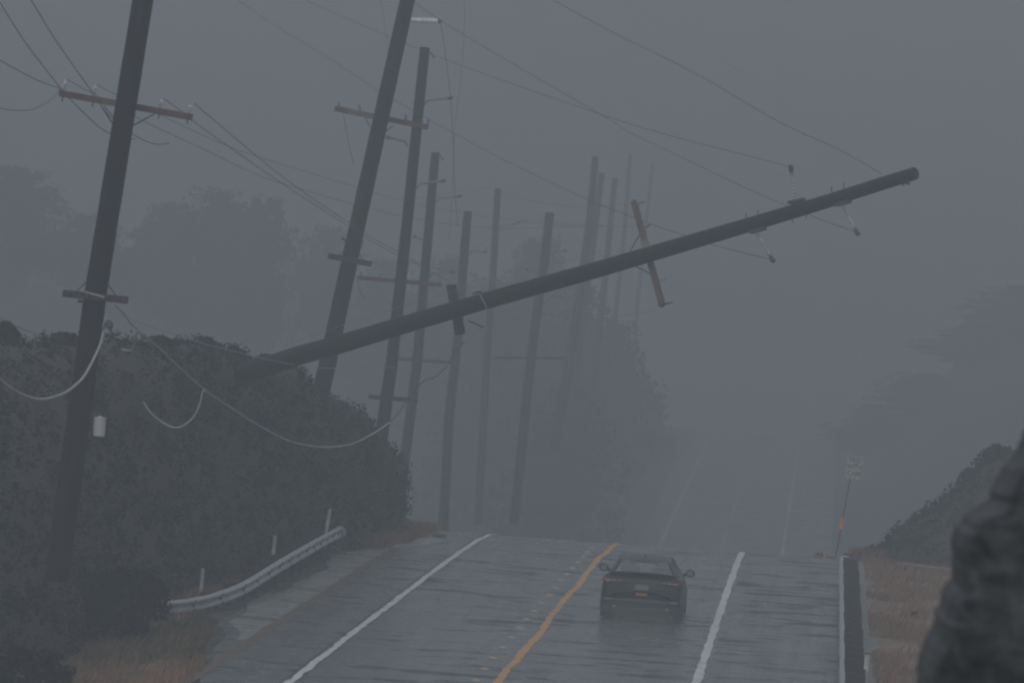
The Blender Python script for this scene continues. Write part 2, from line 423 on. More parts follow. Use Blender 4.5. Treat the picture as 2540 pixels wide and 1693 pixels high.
def rows_scatter(rows, n, rng, vmax=None):
    A = np.array([[tuple(p) for p in r] for r in rows]); nu, nv = A.shape[:2]
    vm = (nv - 1) if vmax is None else vmax
    # area weights
    c = A[:-1, :vm]; du = A[1:, :vm] - c; dv = A[:-1, 1:vm + 1] - c
    ar = np.linalg.norm(np.cross(du, dv), axis=2); pw = (ar / ar.sum()).ravel()
    idx = rng.choice(pw.size, n, p=pw); i, j = idx // vm, idx % vm
    s, t = rng.uniform(size=n)[:, None], rng.uniform(size=n)[:, None]
    return A[i, j] * (1 - s) * (1 - t) + A[i + 1, j] * s * (1 - t) + A[i, j + 1] * (1 - s) * t + A[i + 1, j + 1] * s * t
bank_rows = bank_grid(BK)
props(build_rows('hillside', bank_rows, M_soil), kind='structure')
pts = rows_scatter(bank_rows[:-10], 2900, RNG, 16)
rad = RNG.uniform(.10, .42, len(pts))
pos, du, dv = clump_leaves(pts, rad, 44, .042, RNG)
o = quads('coastal_scrub', pos, du, dv, M_leaf)
props(o, 'dark leafy scrub covering the steep bank behind the left guardrail', 'scrub', kind='stuff')

# bank on the right, beyond the dry grass
BR = [(2060, 1385, 168, 7.2, 168), (2095, 1378, 168, 7.3, 167), (2150, 1366, 168, 7.6, 166), (2200, 1348, 168, 8.0, 165), (2235, 1305, 168, 8.4, 164), (2280, 1278, 168, 9.0, 163), (2330, 1245, 168, 9.5, 162.5),
      (2370, 1205, 168, 10.2, 162), (2410, 1165, 168, 10.8, 161.5), (2450, 1125, 168, 11.5, 161), (2540, 1112, 168, 12.6, 160.5), (2640, 1080, 168, 14, 160), (2800, 1060, 168, 17, 160)]
right_rows = bank_grid(BR, back=(5, 7), amp=.2, seed=4)
props(build_rows('hillside', right_rows, M_soil), kind='structure')
pts = rows_scatter(right_rows, 900, RNG, 16)
pos, du, dv = clump_leaves(pts, RNG.uniform(.12, .34, len(pts)), 34, .06, RNG)
o = quads('coastal_scrub', pos, du, dv, M_leaf)
props(o, 'dark scrub slope rising right of the dry grass beyond the right guardrail', 'scrub', kind='stuff')

# ------------------------------------------------------------------ grass
def grass(name, n, xf, material, hmin, hmax, label, wdt=.012, dens=None):
    rng = RNG; x, y = xf(n)
    if x.mean() < 0: x = np.minimum(x, np.array([edge0(b) for b in y]) - .04 - np.abs(rng.normal(0, .12, n)) * (y < 150))
    z = np.array([ground_z(a, b) for a, b in zip(x, y)])
    h = rng.uniform(hmin, hmax, n); th = rng.uniform(0, 2 * np.pi, n); ln = rng.normal(.25, .2, n)
    base = np.stack([x, y, z - .02], 1)
    side = np.stack([np.cos(th), np.sin(th), np.zeros(n)], 1) * wdt
    tip = base + np.stack([ln * h, rng.normal(0, .2, n) * h, h], 1)
    mid = (base + tip) / 2 + np.stack([-.1 * h * ln, np.zeros(n), .08 * h], 1)
    v = np.stack([base - side, base + side, mid + side * .8, tip, mid - side * .8], 1).reshape(-1, 3)
    me = bpy.data.meshes.new(name); me.vertices.add(5 * n); me.vertices.foreach_set('co', v.astype(np.float32).ravel())
    me.loops.add(5 * n); me.loops.foreach_set('vertex_index', np.arange(5 * n, dtype=np.int32))
    me.polygons.add(n); me.polygons.foreach_set('loop_start', np.arange(0, 5 * n, 5, dtype=np.int32)); me.update(); me.validate()
    me.materials.append(material); o = bpy.data.objects.new(name, me); C.objects.link(o)
    props(o, label, 'grass', kind='stuff'); return o
def area(x0, x1, y0, y1, clump=1.2):
    def f(n):
        k = max(8, n // 60); cx = RNG.uniform(x0, x1, k); cy = RNG.uniform(y0, y1, k); i = RNG.integers(0, k, n)
        x = np.clip(cx[i] + RNG.normal(0, .22 * clump, n), x0, x1); y = np.clip(cy[i] + RNG.normal(0, .4 * clump, n), y0, y1)
        return x, y
    return f
grass('dry_grass', 26000, area(7.15, 13, 100, 166), M_dry, .08, .3, 'brown dry grass on the flat verge right of the right guardrail')
grass('dry_grass', 14000, area(-10.2, -5.4, 98, 117), M_dry, .06, .26, 'brown dry grass at the shoulder edge in the lower left corner')
grass('dry_grass', 6000, area(-8.7, -7.15, 119, 145), M_dry, .06, .24, 'brown grass strip between the left guardrail and the bank')
grass('dry_grass', 5000, area(-6.6, -5.25, 150, 166), M_dry, .08, .35, 'brown grass at the toe of the bank by the road crest')
grass('olive_grass', 4000, area(-8.5, -5.45, 108, 119), M_olive, .08, .3, 'olive green grass mixed into the lower left verge')
grass('olive_grass', 3500, area(-6.9, -5.7, 140, 160), M_olive, .1, .45, 'olive green grass below the end of the left guardrail')
grass('dry_grass', 3500, area(6.75, 9, 166, 172, .8), M_dry, .15, .5, 'low brown growth around the foot of the white sign')

# ------------------------------------------------------------------ bushes and trees
def bush(px, py, dist, wpx, hpx, label, material=None, cat='bush', group=None, depth=1.0, n=None, leaf=.05, name='bush'):
    """px,py: foot of the bush in the photo; size in photo pixels at its own distance"""
    b = P(px, py, dist); k = dist / FPX; wm, hm = wpx * k, hpx * k
    e = empty(name, b, label, cat, group)
    rng = np.random.default_rng(int(px + py) % 10000)
    n = n or max(14, int(wm * hm * 60))
    c = rng.normal(size=(n, 3)); c /= np.linalg.norm(c, axis=1)[:, None]
    c *= (rng.uniform(.2, 1, n) ** .4)[:, None]
    c = c * np.array([wm / 2 * .9, wm / 2 * depth, hm * .46]) + np.array([0, 0, hm * .48])
    c[:, 2] = np.maximum(c[:, 2], .03)
    pos, du, dv = clump_leaves(c, rng.uniform(.1, .22, n) * (hm ** .5), 36, leaf, rng)
    quads('foliage', pos, du, dv, material or M_leaf2, e)
    mb = MB()
    for q in range(7):
        t = c[rng.integers(0, n)]; mb.tube([b, b + Vector(t) * .5 + Vector((0, 0, .08 * hm)), b + Vector(t)], [.03 * hm, .02 * hm, .006], 6)
    mb.tube([b - Vector((0, 0, .6)), b + Vector((0, 0, .1))], [.05, .04], 6)
    mb.build('stem', M_bark, e)
    return e
bush(40, 1588, 114.5, 560, 245, 'large dark bush filling the lower left, behind the base of the nearest pole', depth=.7, n=380)
bush(300, 1572, 114.5, 245, 178, 'rounded dark bush whose right edge hides the start of the left guardrail', depth=.8, n=170)
bush(50, 1745, 100, 290, 150, 'low dark bush cut off by the bottom left corner of the picture', depth=.8, n=90)
for (px, py, w_, h_, dd, lb) in [(14, 862, 62, 66, 119, 'small upright bush standing out at the far left of the bank top'), (160, 866, 74, 42, 121.5, 'low bush on the bank top just left of the nearest pole'),
        (400, 868, 60, 34, 128, 'low bush on the bank top right of the hanging cable stub'), (512, 872, 50, 34, 132, 'small bush on the bank top midway between two leaning poles'),
        (575, 888, 46, 28, 135.5, 'tiny bush on the bank top left of where the fallen pole starts')]:
    bush(px, py, dd, w_, h_, lb, M_leaf, n=34, leaf=.045, group='bushes along the bank top')
bush(655, 905, 137, 40, 26, 'tiny bush on the bank where the fallen pole emerges', M_leaf, n=24, leaf=.045, group='bushes along the bank top')
bush(2260, 1560, 137, 90, 40, 'small dark weed clump in the brown grass right of the guardrail', M_leaf2, n=20, leaf=.04)
bush(2465, 1150, 166, 60, 50, 'dark bush at the top of the right scrub slope', M_leaf, n=34)
bush(2030, 1412, 169, 90, 40, 'low brown shrub at the road edge left of the white sign', M_dry, n=30, leaf=.05)
bush(2230, 1445, 160, 40, 44, 'small dark shrub at the foot of the right scrub slope', M_leaf2, n=18, leaf=.04)

def tree_mesh(seed, H=10., W=6., n=520):
    rng = np.random.default_rng(seed)
    # branch skeleton
    mb = MB(); tips = []
    mb.tube([(0, 0, -1.5), (.1, 0, H * .25), (rng.normal(0, .3), rng.normal(0, .3), H * .6), (rng.normal(0, .4), 0, H * .9)], [.24, .19, .12, .03], 8)
    for i in range(22):
        z0 = H * rng.uniform(.06, .74); a = rng.uniform(0, 2 * np.pi); L = W / 2 * rng.uniform(.6, 1.0) * (1.1 - (z0 / H) ** 2 * .7)
        p1 = Vector((math.cos(a) * L * .5, math.sin(a) * L * .5, z0 + L * .22)); p2 = Vector((math.cos(a) * L, math.sin(a) * L, z0 + L * .5))
        mb.tube([(0, 0, z0), p1, p2], [.08, .05, .015], 5); tips += [p1, p2]
    c = []
    for i in range(n):
        t = tips[rng.integers(0, len(tips))]
        c.append([t.x + rng.normal(0, .11 * W), t.y + rng.normal(0, .11 * W), min(H, t.z + rng.normal(0, .1 * H))])
    for i in range(n // 4):
        c.append([rng.normal(0, .1 * W), rng.normal(0, .1 * W), H * rng.uniform(.35, 1.0)])
    pos, du, dv = clump_leaves(np.array(c), rng.uniform(.35, .8, len(c)), 24, .17, rng)
    return mb, (pos, du, dv)
TREES = []
for s_ in range(4):
    mb, q = tree_mesh(50 + s_)
    tk = mb.build('trunk', M_bark); cr = quads('crown', *q, M_treeleaf)
    TREES.append((tk.data, cr.data)); bpy.data.objects.remove(tk); bpy.data.objects.remove(cr)
def tree(px, ytop, dist, wpx, label, kind, group):
    top = P(px, ytop, dist); g_ = ground_z(top.x, top.y); H = max(4., top.z - g_)
    e = empty('tree', (top.x, top.y, g_ - .1), label, 'tree', group)
    sx = wpx * dist / FPX / 6.4
    e.scale = (sx, sx, H / 10.2); e.rotation_euler.z = kind * 1.3 + px * .01
    for nm, me in zip(('trunk', 'crown'), TREES[kind % 4]):
        o = bpy.data.objects.new(nm, me); C.objects.link(o); o.parent = e
GT = 'trees fading into the fog on the left'
for i, (px, yt, dd, wp, lb) in enumerate([
    (55, 410, 335, 300, 'big pale tree in the fog at the far left edge of the picture'),
    (215, 530, 330, 220, 'faint tree in the fog directly behind the nearest pole'),
    (425, 500, 345, 190, 'narrow foggy tree just right of the nearest pole'),
    (545, 470, 340, 210, 'taller foggy tree left of the middle of the tree line'),
    (655, 485, 340, 180, 'broad foggy tree right of the tallest one, left of the second pole'),
    (830, 565, 360, 200, 'small foggy tree seen behind the second leaning pole'),
    (960, 640, 350, 220, 'low foggy tree seen between the second and third poles'),
    (1120, 640, 330, 240, 'low foggy tree behind the fourth and fifth poles'),
    (1330, 585, 330, 220, 'tall foggy tree above the middle of the fallen pole, behind the seventh pole'),
    (1240, 700, 300, 260, 'foggy tree under the fallen pole left of the seventh pole'),
    (1440, 700, 300, 260, 'dark foggy tree below the fallen pole behind the eighth pole'),
    (1530, 800, 310, 200, 'dark foggy tree nearest the left side of the far road'),
    (1590, 930, 350, 170, 'short foggy tree beside the left line of the far road'),
    (1400, 960, 270, 280, 'low foggy tree at the left foot of the far hill')]):
    tree(px, yt, dd * (1.05 if px < 1000 else 1.12), wp, lb, i, GT)
for i, (px, yt, dd, wp, lb) in enumerate([
    (2160, 1150, 330, 200, 'faint low tree in the fog behind the white sign'),
    (2290, 1050, 320, 260, 'faint tree in the fog right of the white sign'),
    (2420, 955, 320, 280, 'faint taller tree in the fog above the right scrub slope'),
    (2560, 880, 315, 300, 'faint tree in the fog cut off by the right edge of the picture')]):
    tree(px, yt, dd * 1.36, wp, lb, i + 2, 'trees fading into the fog on the right')

# ------------------------------------------------------------------ utility poles
def lerp(a, b, t): return a + (b - a) * t
def shaft(path, parent, r0, r1, seg=18, name='shaft'):
    """path: list of (px,py,d) bottom to top"""
    pts = [P(*q) for q in path]; out = []; 
    for i in range(len(pts) - 1):
        n = 6
        for k in range(n): out.append(pts[i].lerp(pts[i + 1], k / n))
    out.append(pts[-1]); n = len(out)
    mb = MB(); mb.tube(out, [lerp(r0, r1, i / (n - 1)) * (1 + .015 * math.sin(i * 2.3)) for i in range(n)], seg)
    return mb.build(name, M_wood, parent, smooth=False)

SHED = [(0, .018), (.12, .018), (.14, .045), (.24, .02), (.30, .05), (.42, .022), (.48, .055), (.62, .025), (.68, .05), (.82, .03), (.86, .03), (1, .02)]
def insulator(p0, p1, m, parent, r=1., name='insulator'):
    mb = MB(); mb.lathe(p0, p1, [(t, q * r) for t, q in SHED], 10); return mb.build(name, m, parent, smooth=False)
def long_insulator(p0, p1, parent, r=.035, m=None, n=7, name='insulator', clamp=True):
    mb = MB(); prof = [(0, r * .6)]
    for k in range(n):
        t = (k + .5) / n * .86
        prof += [(t - .03, r * .72), (t, r), (t + .03, r * .72)]
    prof.append((.9, r * .5))
    mb.lathe(p0, p1, prof, 10); o = mb.build(name, m or M_porc, parent)
    if clamp:
        mb = MB(); ax = (Vector(p1) - Vector(p0)); e = Vector(p0) + ax * .76
        mb.lathe(e, Vector(p1), [(0, .03), (.2, .045), (.6, .055), (.85, .05), (1, .025)], 8)
        s_ = ax.normalized().orthogonal().normalized() * .07
        c_ = Vector(p1) - ax * .06; mb.bar(c_ - s_, c_ + s_, .035, .03)
        q = mb.build('clamp', M_iron, o)
    return o
def arm(p0, p1, parent, m, wd=.1, ht=.12, name='crossarm', side=None, tan=None):
    mb = MB(); mb.bar(p0, p1, wd, ht, side); o = mb.build(name, m, parent, bevel=.008)
    if tan:
        a, b = Vector(p0).lerp(Vector(p1), tan[0]), Vector(p0).lerp(Vector(p1), tan[1])
        mb = MB(); mb.bar(a, b, wd + .006, ht + .006, side); q = mb.build('bare_timber', M_tan, o, bevel=.006)
    return o
def rod(p0, p1, r, m, parent, name='brace'):
    mb = MB(); mb.tube([p0, p1], r, 6); return mb.build(name, m, parent)

GP = 'row of leaning utility poles on the left of the road'
def up_axis(path):
    a, b = P(*path[0]), P(*path[-1]); return (b - a).normalized()

# pole 1, nearest
D1 = 101.
pth = [(140, 1440, D1), (186, 1100, D1), (211, 924, D1), (235, 742, D1), (264, 560, D1), (354.5, 0, D1), (385, -190, D1)]
e = empty('utility_pole', P(*pth[0]), 'nearest leaning utility pole at the far left, with a white canister and two crossarms', 'utility pole', GP)
shaft(pth, e, .225, .18, 24)
ax = up_axis(pth)
a = arm(P(147, 231, D1 + .28), P(478, 291, D1 + .28), e, M_red, .1, .115, side=ax, tan=(.33, .42))
for bx, by, tx, ty in ((157, 228, 163, 198), (232, 240, 238, 211), (396, 270, 402, 245), (467, 283, 474, 258)):
    o = insulator(P(bx, by, D1 + .28), P(tx, ty, D1 + .28), M_porc, a, 1.0)
    o = MB(); o.tube([P(bx, by, D1 + .28), P(bx - 3, by + 24, D1 + .28)], .014, 6); o.build('pin', M_iron, a)
rod(P(251, 263, D1 + .23), P(278, 305, D1 + .2), .014, M_iron, e); rod(P(383, 283, D1 + .23), P(327, 313, D1 + .2), .014, M_iron, e)
rod(P(258, 263, D1 + .33), P(281, 290, D1 + .25), .012, M_iron, e)
a = arm(P(156, 727, D1 - .26), P(318, 744.5, D1 - .26), e, M_wood2, .1, .13, side=ax)
for x_ in (170, 215, 262, 305):
    mb = MB(); mb.lathe(P(x_, 728 + (x_ - 170) * .11, D1 - .37), P(x_ - 1, 733 + (x_ - 170) * .11, D1 - .18), [(0, .018), (.1, .03), (.14, .012), (1, .012)], 8); mb.build('bolt', M_iron, a)
rod(P(190, 722, D1 - .22), P(214, 700, D1 - .2), .013, M_iron, e); rod(P(287, 732, D1 - .22), P(268, 706, D1 - .2), .013, M_iron, e)
arm(P(193, 746, D1 - .1), P(212, 748, D1 - .1), e, M_iron, .06, .05, name='bracket')
mb = MB(); mb.bar(P(208, 722, D1 - .325), P(262, 738, D1 - .325), .004, .03); mb.build('strap', M_steel, e)
mb = MB(); mb.lathe(P(245, 1082, D1 - .05), P(248, 1034, D1 - .05), [(0, .085), (.03, .104), (.92, .106), (.96, .112), (.99, .09), (1.0, .035), (1.06, .03)], 20); c_ = mb.build('canister', M_white, e)
mb = MB(); mb.bar(P(240, 1060, D1 + .0), P(215, 1056, D1 + .03), .05, .04); mb.build('bracket', M_iron, e)

# pole 2
D2 = 150.
pth = [(790, 1010, D2), (812, 905, D2), (882, 620, D2), (886, 560, D2), (1010.7, 0, D2), (1060, -220, D2)]
pth = [(785, 1015, D2), (812, 905, D2), (847, 740, D2), (884, 570, D2), (947, 285, D2), (1010.7, 0, D2), (1058, -215, D2)]
e = empty('utility_pole', P(*pth[0]), 'second leaning utility pole, rising out of the bank with its top out of the picture', 'utility pole', GP)
shaft(pth, e, .24, .19, 22); ax = up_axis(pth)
a = arm(P(830, 269, D2 + .3), P(1062, 316, D2 + .3), e, M_red, .1, .14, side=ax, tan=(.14, .42))
for bx, by, tx, ty in ((842, 270, 840, 252), (893, 278, 892, 258), (1007, 300, 1006, 284), (1060, 312, 1062, 292)):
    insulator(P(bx, by, D2 + .3), P(tx, ty, D2 + .3), M_greyins, a, .9)
rod(P(905, 290, D2 + .2), P(918, 315, D2 + .2), .014, M_iron, e); rod(P(975, 312, D2 + .2), P(956, 327, D2 + .2), .014, M_iron, e)
arm(P(814, 634, D2 - .28), P(922, 655, D2 - .28), e, M_wood2, .1, .15, side=ax)
rod(P(838, 635, D2 - .25), P(858, 618, D2 - .2), .013, M_iron, e); rod(P(900, 645, D2 - .25), P(888, 622, D2 - .2), .013, M_iron, e)
rod(P(848, 590, D2), P(862, 600, D2), .03, M_iron, e, 'bracket')
long_insulator(P(1018, 50, D2), P(1096, 53, D2), e, .085, M_porc2, 9)

# poles 3 - 12
def far_pole(label, pth, r0, r1, arms=(), ins=(), bits=()):
    e = empty('utility_pole', P(*pth[0]), label, 'utility pole', GP)
    shaft(pth, e, r0, r1, 14); ax = up_axis(pth); d0 = pth[0][2]
    for (x0, y0, x1, y1, m, hh) in arms:
        a = arm(P(x0, y0, d0 + .25), P(x1, y1, d0 + .25), e, m, .1, hh, side=ax)
        if m is M_red:
            for t in (.04, .27, .73, .96):
                q = P(lerp(x0, x1, t), lerp(y0, y1, t), d0 + .25); insulator(q, q + ax * .2, M_greyins, a, .8)
    for (x0, y0, x1, y1) in ins:
        p0 = P(x0, y0, d0); long_insulator(p0, P(x1, y1, d0), e, .04, M_greyins, 5)
        rod(P(x0, y0, d0), P(x0 - (x1 - x0) * .12, y0 + 12, d0), .02, M_iron, e, 'bracket')
    for (x0, y0, x1, y1) in bits: rod(P(x0, y0, d0), P(x1, y1, d0), .025, M_iron, e, 'bracket')
    return e
far_pole('third pole, close behind the second, its top in view, a red crossarm low down',
    [(925, 1240, 172), (953, 1032, 172), (971, 905, 172), (1009, 560, 172), (1054, 118, 172)], .215, .155,
    [(886, 688, 1096, 706, M_red, .12), (914, 983, 1036, 993, M_wood2, .13)], [(1060, 249, 1124, 242), (1040, 456, 1106, 447), (1006, 352, 958, 340)], [(1068, 130, 1078, 145)])
far_pole('fourth pole, shorter, standing just right of the third pole',
    [(985, 1290, 203), (1005, 1130, 203), (1034, 905, 203), (1064, 560, 203), (1080, 378, 203)], .2, .155,
    [(985, 889, 1123, 899, M_red, .12)], [(1088, 492, 1146, 486), (1072, 677, 1128, 674), (1058, 600, 1024, 584)], [(1092, 385, 1100, 398)])
far_pole('fifth pole, dark and slim, behind the small lower crossarm of the fallen pole',
    [(1098, 1350, 222), (1114, 1032, 222), (1136, 832, 222), (1157, 560, 222), (1161, 524, 222)], .2, .16, [], [(1170, 622, 1208, 624)])
far_pole('sixth pole, pale and thin, left of the gap before the dark seventh pole',
    [(1185, 1300, 262), (1211, 836, 262), (1222, 700, 262), (1235, 468, 262)], .19, .145, [], [(1243, 561, 1290, 551)])
far_pole('seventh pole, alone with a flat dark top in the middle of the picture',
    [(1275, 1300, 240), (1317, 886, 240), (1350, 650, 240), (1364, 527, 240)], .21, .185,
    [(1225, 886, 1402, 888, M_wood2, .1)], [(1374, 626, 1407, 621), (1337, 676, 1303, 668), (1362, 736, 1392, 734)])
far_pole('eighth pole, tallest of the foggy group, its top left of a shorter overlapping pole',
    [(1372, 1120, 280), (1423, 836, 280), (1462, 560, 280), (1477, 388, 280)], .27, .165, [], [(1410, 766, 1440, 752)])
far_pole('ninth pole, short top leaning against the eighth pole in the fog',
    [(1405, 1060, 305), (1440, 836, 305), (1472, 600, 305), (1493, 429, 305)], .22, .15)
far_pole('tenth pole, thin and grey, right of the overlapping pair in the fog',
    [(1455, 1090, 325), (1486, 836, 325), (1506, 640, 325), (1526, 441, 325)], .21, .16)
far_pole('eleventh pole, very faint, seen through the big red crossarm of the fallen pole',
    [(1508, 960, 375), (1528, 764, 375), (1545, 620, 375), (1564, 380, 375)], .19, .13)
far_pole('farthest pole, almost lost in the fog right of the big red crossarm',
    [(1570, 900, 420), (1585, 720, 420), (1605, 528, 420), (1620, 405, 420)], .18, .13)

# the fallen pole across the road
def DF(x): return lerp(134., 123., (x - 640.) / 1625.)
def PF(x, y, o=0.): return P(x, y, DF(x) + o)
base = PF(470, 955)
e = empty('fallen_utility_pole', base, 'dark snapped utility pole hanging diagonally over the road in front of the others', 'utility pole')
cl = [(470, 967), (600, 928), (673, 904), (745, 880), (854, 850), (1036, 795), (1200, 747), (1486, 667), (1700, 604), (1903, 544), (2046, 501), (2189, 455), (2270, 430)]
wp = [50, 49, 49, 48, 46, 44, 42, 41, 38, 36, 34, 33, 32]
mb = MB(); pts = []; rr = []
for i in range(len(cl) - 1):
    for k in range(4):
        t = k / 4; x_ = lerp(cl[i][0], cl[i + 1][0], t); pts.append(PF(x_, lerp(cl[i][1], cl[i + 1][1], t))); rr.append(lerp(wp[i], wp[i + 1], t) * DF(x_) / FPX / 2)
pts.append(PF(*cl[-1])); rr.append(wp[-1] * DF(cl[-1][0]) / FPX / 2)
mb.tube(pts, rr, 24); mb.build('shaft', M_wood, e)
fax = (pts[-1] - pts[0]).normalized()
a = arm(PF(1572, 500, .2 + 1), PF(1643, 758, -.35), e, M_red, .1, .13, side=fax, tan=(.38, .47))
a0, a1 = PF(1572, 500, .9), PF(1643, 758, .0)
for (bx, by, tx, ty) in ((1577, 505, 1600, 500), (1594, 565, 1615, 556), (1632, 696, 1652, 692), (1650, 754, 1670, 748)):
    t = (by - 500) / 258.; o_ = lerp(.9, -.3, t)
    insulator(PF(bx, by, o_), PF(tx, ty, o_), M_greyins, a, .55)
mb = MB(); mb.tube([PF(1632, 757, -.3), PF(1658, 752, -.3)], .02, 6); mb.build('pin', M_iron, a)
rod(PF(1588, 580, .35), PF(1563, 622, .3), .013, M_iron, e); rod(PF(1578, 661, .15), PF(1612, 678, .1), .014, M_iron, e)
a = arm(PF(1123, 706, .3), PF(1147, 828, .3), e, M_wood2, .1, .13, side=fax)
a = arm(PF(1112, 706, .42), PF(1135, 830, .42), e, M_wood2, .08, .08, side=fax)
rod(PF(1162, 795, .25), PF(1200, 812, .2), .02, M_iron, e, 'bracket')
mb = MB(); mb.tube([PF(1177, 732, -.2), PF(1190, 728, -.22), PF(1196, 742, -.24), PF(1205, 756, -.24), PF(1207, 770, -.2)], .012, 6); mb.build('loose_strap', M_cable, e)
mb = MB(); mb.bar(PF(1176, 728, -.12), PF(1192, 724, -.12), .1, .06); mb.build('bracket', M_iron, e)
for (bx, by, tx, ty) in ((1973, 500, 1961, 408), (2088, 505, 2130, 584), (1875, 572, 1920, 651)):
    long_insulator(PF(bx, by, -.05), PF(tx, ty, -.05), e, .044, M_postins, 9)
for (x0, y0, x1, y1) in ((1958, 503, 1994, 494), (2074, 509, 2108, 499), (1862, 576, 1897, 566)):
    mb = MB(); mb.bar(PF(x0, y0, -.05), PF(x1, y1, -.05), .16, .07); mb.build('mounting_plate', M_iron, e, bevel=.01)
for (x0, y0) in ((2063, 470), (2093, 461), (1851, 538), (1880, 529), (1966, 534), (2000, 523)):
    s_ = 1 if y0 > 510 and x0 > 1900 else -1
    rod(PF(x0, y0 + (12 if s_ < 0 else -4)), PF(x0, y0 + (-8 if s_ < 0 else 18)), .012, M_iron, e, 'bolt')
mb = MB(); mb.bar(PF(2238, 452), PF(2256, 456), .05, .05); mb.tube([PF(2240, 450), PF(2240, 462)], .02, 6); mb.build('top_bracket', M_iron, e)
mb = MB(); mb.tube([PF(x_, y_, -.2) for x_, y_ in ((700, 858), (870, 799), (1061, 741), (1300, 677), (1500, 620))], .006, 5); mb.build('ground_wire', M_steel, e)

# ------------------------------------------------------------------ wires and cables
def smooth_path(pts, n=8):
    out = []
    for i in range(len(pts) - 1):
        p0 = pts[max(i - 1, 0)]; p1 = pts[i]; p2 = pts[i + 1]; p3 = pts[min(i + 2, len(pts) - 1)]
        for k in range(n):
            t = k / n
            out.append(.5 * ((2 * p1) + (p2 - p0) * t + (2 * p0 - 5 * p1 + 4 * p2 - p3) * t * t + (3 * p1 - p0 - 3 * p2 + p3) * t ** 3))
    out.append(pts[-1]); return out
def wire(pts, label, r=.0085, m=None, d0=None, d1=None, name='power_line', cat='power line', group=None, seg=6):
    n = len(pts); q = []
    L = [0]
    for i in range(1, n): L.append(L[-1] + math.dist(pts[i][:2], pts[i - 1][:2]))
    for i, p in enumerate(pts):
        dd = p[2] if len(p) > 2 else lerp(d0, d1, L[i] / L[-1]); q.append(P(p[0], p[1], dd))
    mb = MB(); mb.tube(smooth_path(q), r, seg); o = mb.build(name, m or M_wire, None, smooth=True)
    return props(o, label, cat, group)
wire([(-30, -40), (0, 7), (64, 107), (152, 221), (168, 240), (229, 300), (268, 329), (311, 343), (336, 345)], 'steep dark wire crossing the left tip of the nearest red crossarm', d0=96, d1=104)
wire([(50, -46), (77, 0), (143, 107), (229, 229), (268, 284), (321, 327), (357, 348), (389, 358), (420, 355)], 'steep dark wire coming down between the two left insulators of the nearest pole', d0=96, d1=105)
wire([(-40, 128), (0, 150), (86, 196), (150, 220)], 'curved wire entering from the left edge to the nearest crossarm', d0=90, d1=101)
wire([(-30, 262), (0, 268), (36, 274), (82, 271), (125, 248), (150, 222)], 'slack wire loop sagging at the left edge below the crossarm', .007, d0=97, d1=101.3)
wire([(168, 198), (229, 232), (286, 262), (332, 286), (359, 302), (500, 368), (650, 438), (760, 472), (875, 506), (994, 535), (1120, 556), (1260, 567), (1400, 562), (1575, 561)], 'wire from the left tip insulator of the nearest pole running far to the right', .0085, d0=101.3, d1=230)
wire([(241, 211), (286, 234), (389, 282), (552, 357), (663, 396), (884, 464), (1000, 498), (1136, 525), (1300, 550), (1480, 565)], 'wire from the second insulator of the nearest pole, uppermost of the long shallow pair', .0075, d0=101.3, d1=230)
wire([(407, 245), (454, 279), (482, 302), (552, 353), (700, 455), (858, 557), (905, 588), (982, 631), (1060, 668), (1127, 706)], 'steep wire from the third insulator of the nearest pole passing behind the second pole', .0085, d0=101.3, d1=165)
wire([(482, 257), (531, 298), (650, 398), (744, 470), (863, 551), (905, 580), (982, 622), (1060, 660), (1150, 678)], 'steep wire from the rightmost insulator of the nearest pole', .0085, d0=101.3, d1=165)
wire([(560, -22), (600, 7), (707, 79), (814, 143), (936, 223), (975, 246), (1021, 273), (1057, 293), (1239, 391), (1325, 432), (1457, 495), (1546, 529), (1611, 554), (1693, 582), (1768, 607), (1839, 625), (1917, 645)], 'long thin wire from the top left to the lowest insulator of the fallen pole', .0085, d0=168, d1=123.5)
wire([(720, -16), (757, 0), (832, 34), (968, 93), (1039, 121), (1068, 134), (1154, 166), (1239, 197), (1400, 253), (1539, 300), (1629, 327), (1700, 346), (1764, 363), (1867, 389), (1953, 412)], 'long thin wire ending at the upper insulator of the fallen pole', .0085, d0=175, d1=123.5)
wire([(1000, -12), (1029, 7), (1096, 53), (1239, 139), (1400, 232), (1518, 300), (1557, 325), (1682, 386), (1839, 461), (1939, 505), (2006, 532), (2060, 553), (2122, 574)], 'long thin wire from the second pole to the right lower insulator of the fallen pole', .0085, d0=151, d1=123)
wire([(1330, -30), (1372, 0), (1520, 80), (1728, 184), (1928, 300), (2052, 357), (2099, 380), (2185, 430)], 'highest thin wire coming down to the tip of the fallen pole', .009, d0=140, d1=123.3)
wire([(1500, -10), (1700, 90), (1900, 225), (2003, 314), (2140, 392)], 'very faint distant wire above the fallen pole', .008, d0=300, d1=330)
wire([(1000, 498), (1200, 466), (1261, 482), (1343, 503), (1457, 512), (1557, 507)], 'faint wire between foggy poles, uppermost of the sagging spans', .009, d0=230, d1=260)
wire([(1271, 761), (1396, 786), (1503, 789), (1629, 768)], 'faint low wire sagging below the fallen pole', .009, d0=240, d1=250)
wire([(1150, 640), (1290, 551), (1420, 556), (1560, 562)], 'faint slack wire joining the insulators of the sixth and seventh poles', .009, d0=235, d1=250)
wire([(1221, 470), (1340, 530), (1500, 640), (1560, 660)], 'faint wire dropping from the sixth pole past the seventh', .007, d0=262, d1=300)
wire([(1093, 57), (1107, 150), (1118, 250), (1126, 380), (1128, 470), (1136, 560)], 'broken wire dangling from the white insulator of the second pole', .006, d0=150, d1=152)
wire([(1150, -20), (1152, 60), (1143, 200), (1128, 320), (1122, 470), (1114, 600)], 'faint broken wire hanging right of the third pole', .005, d0=175, d1=180)
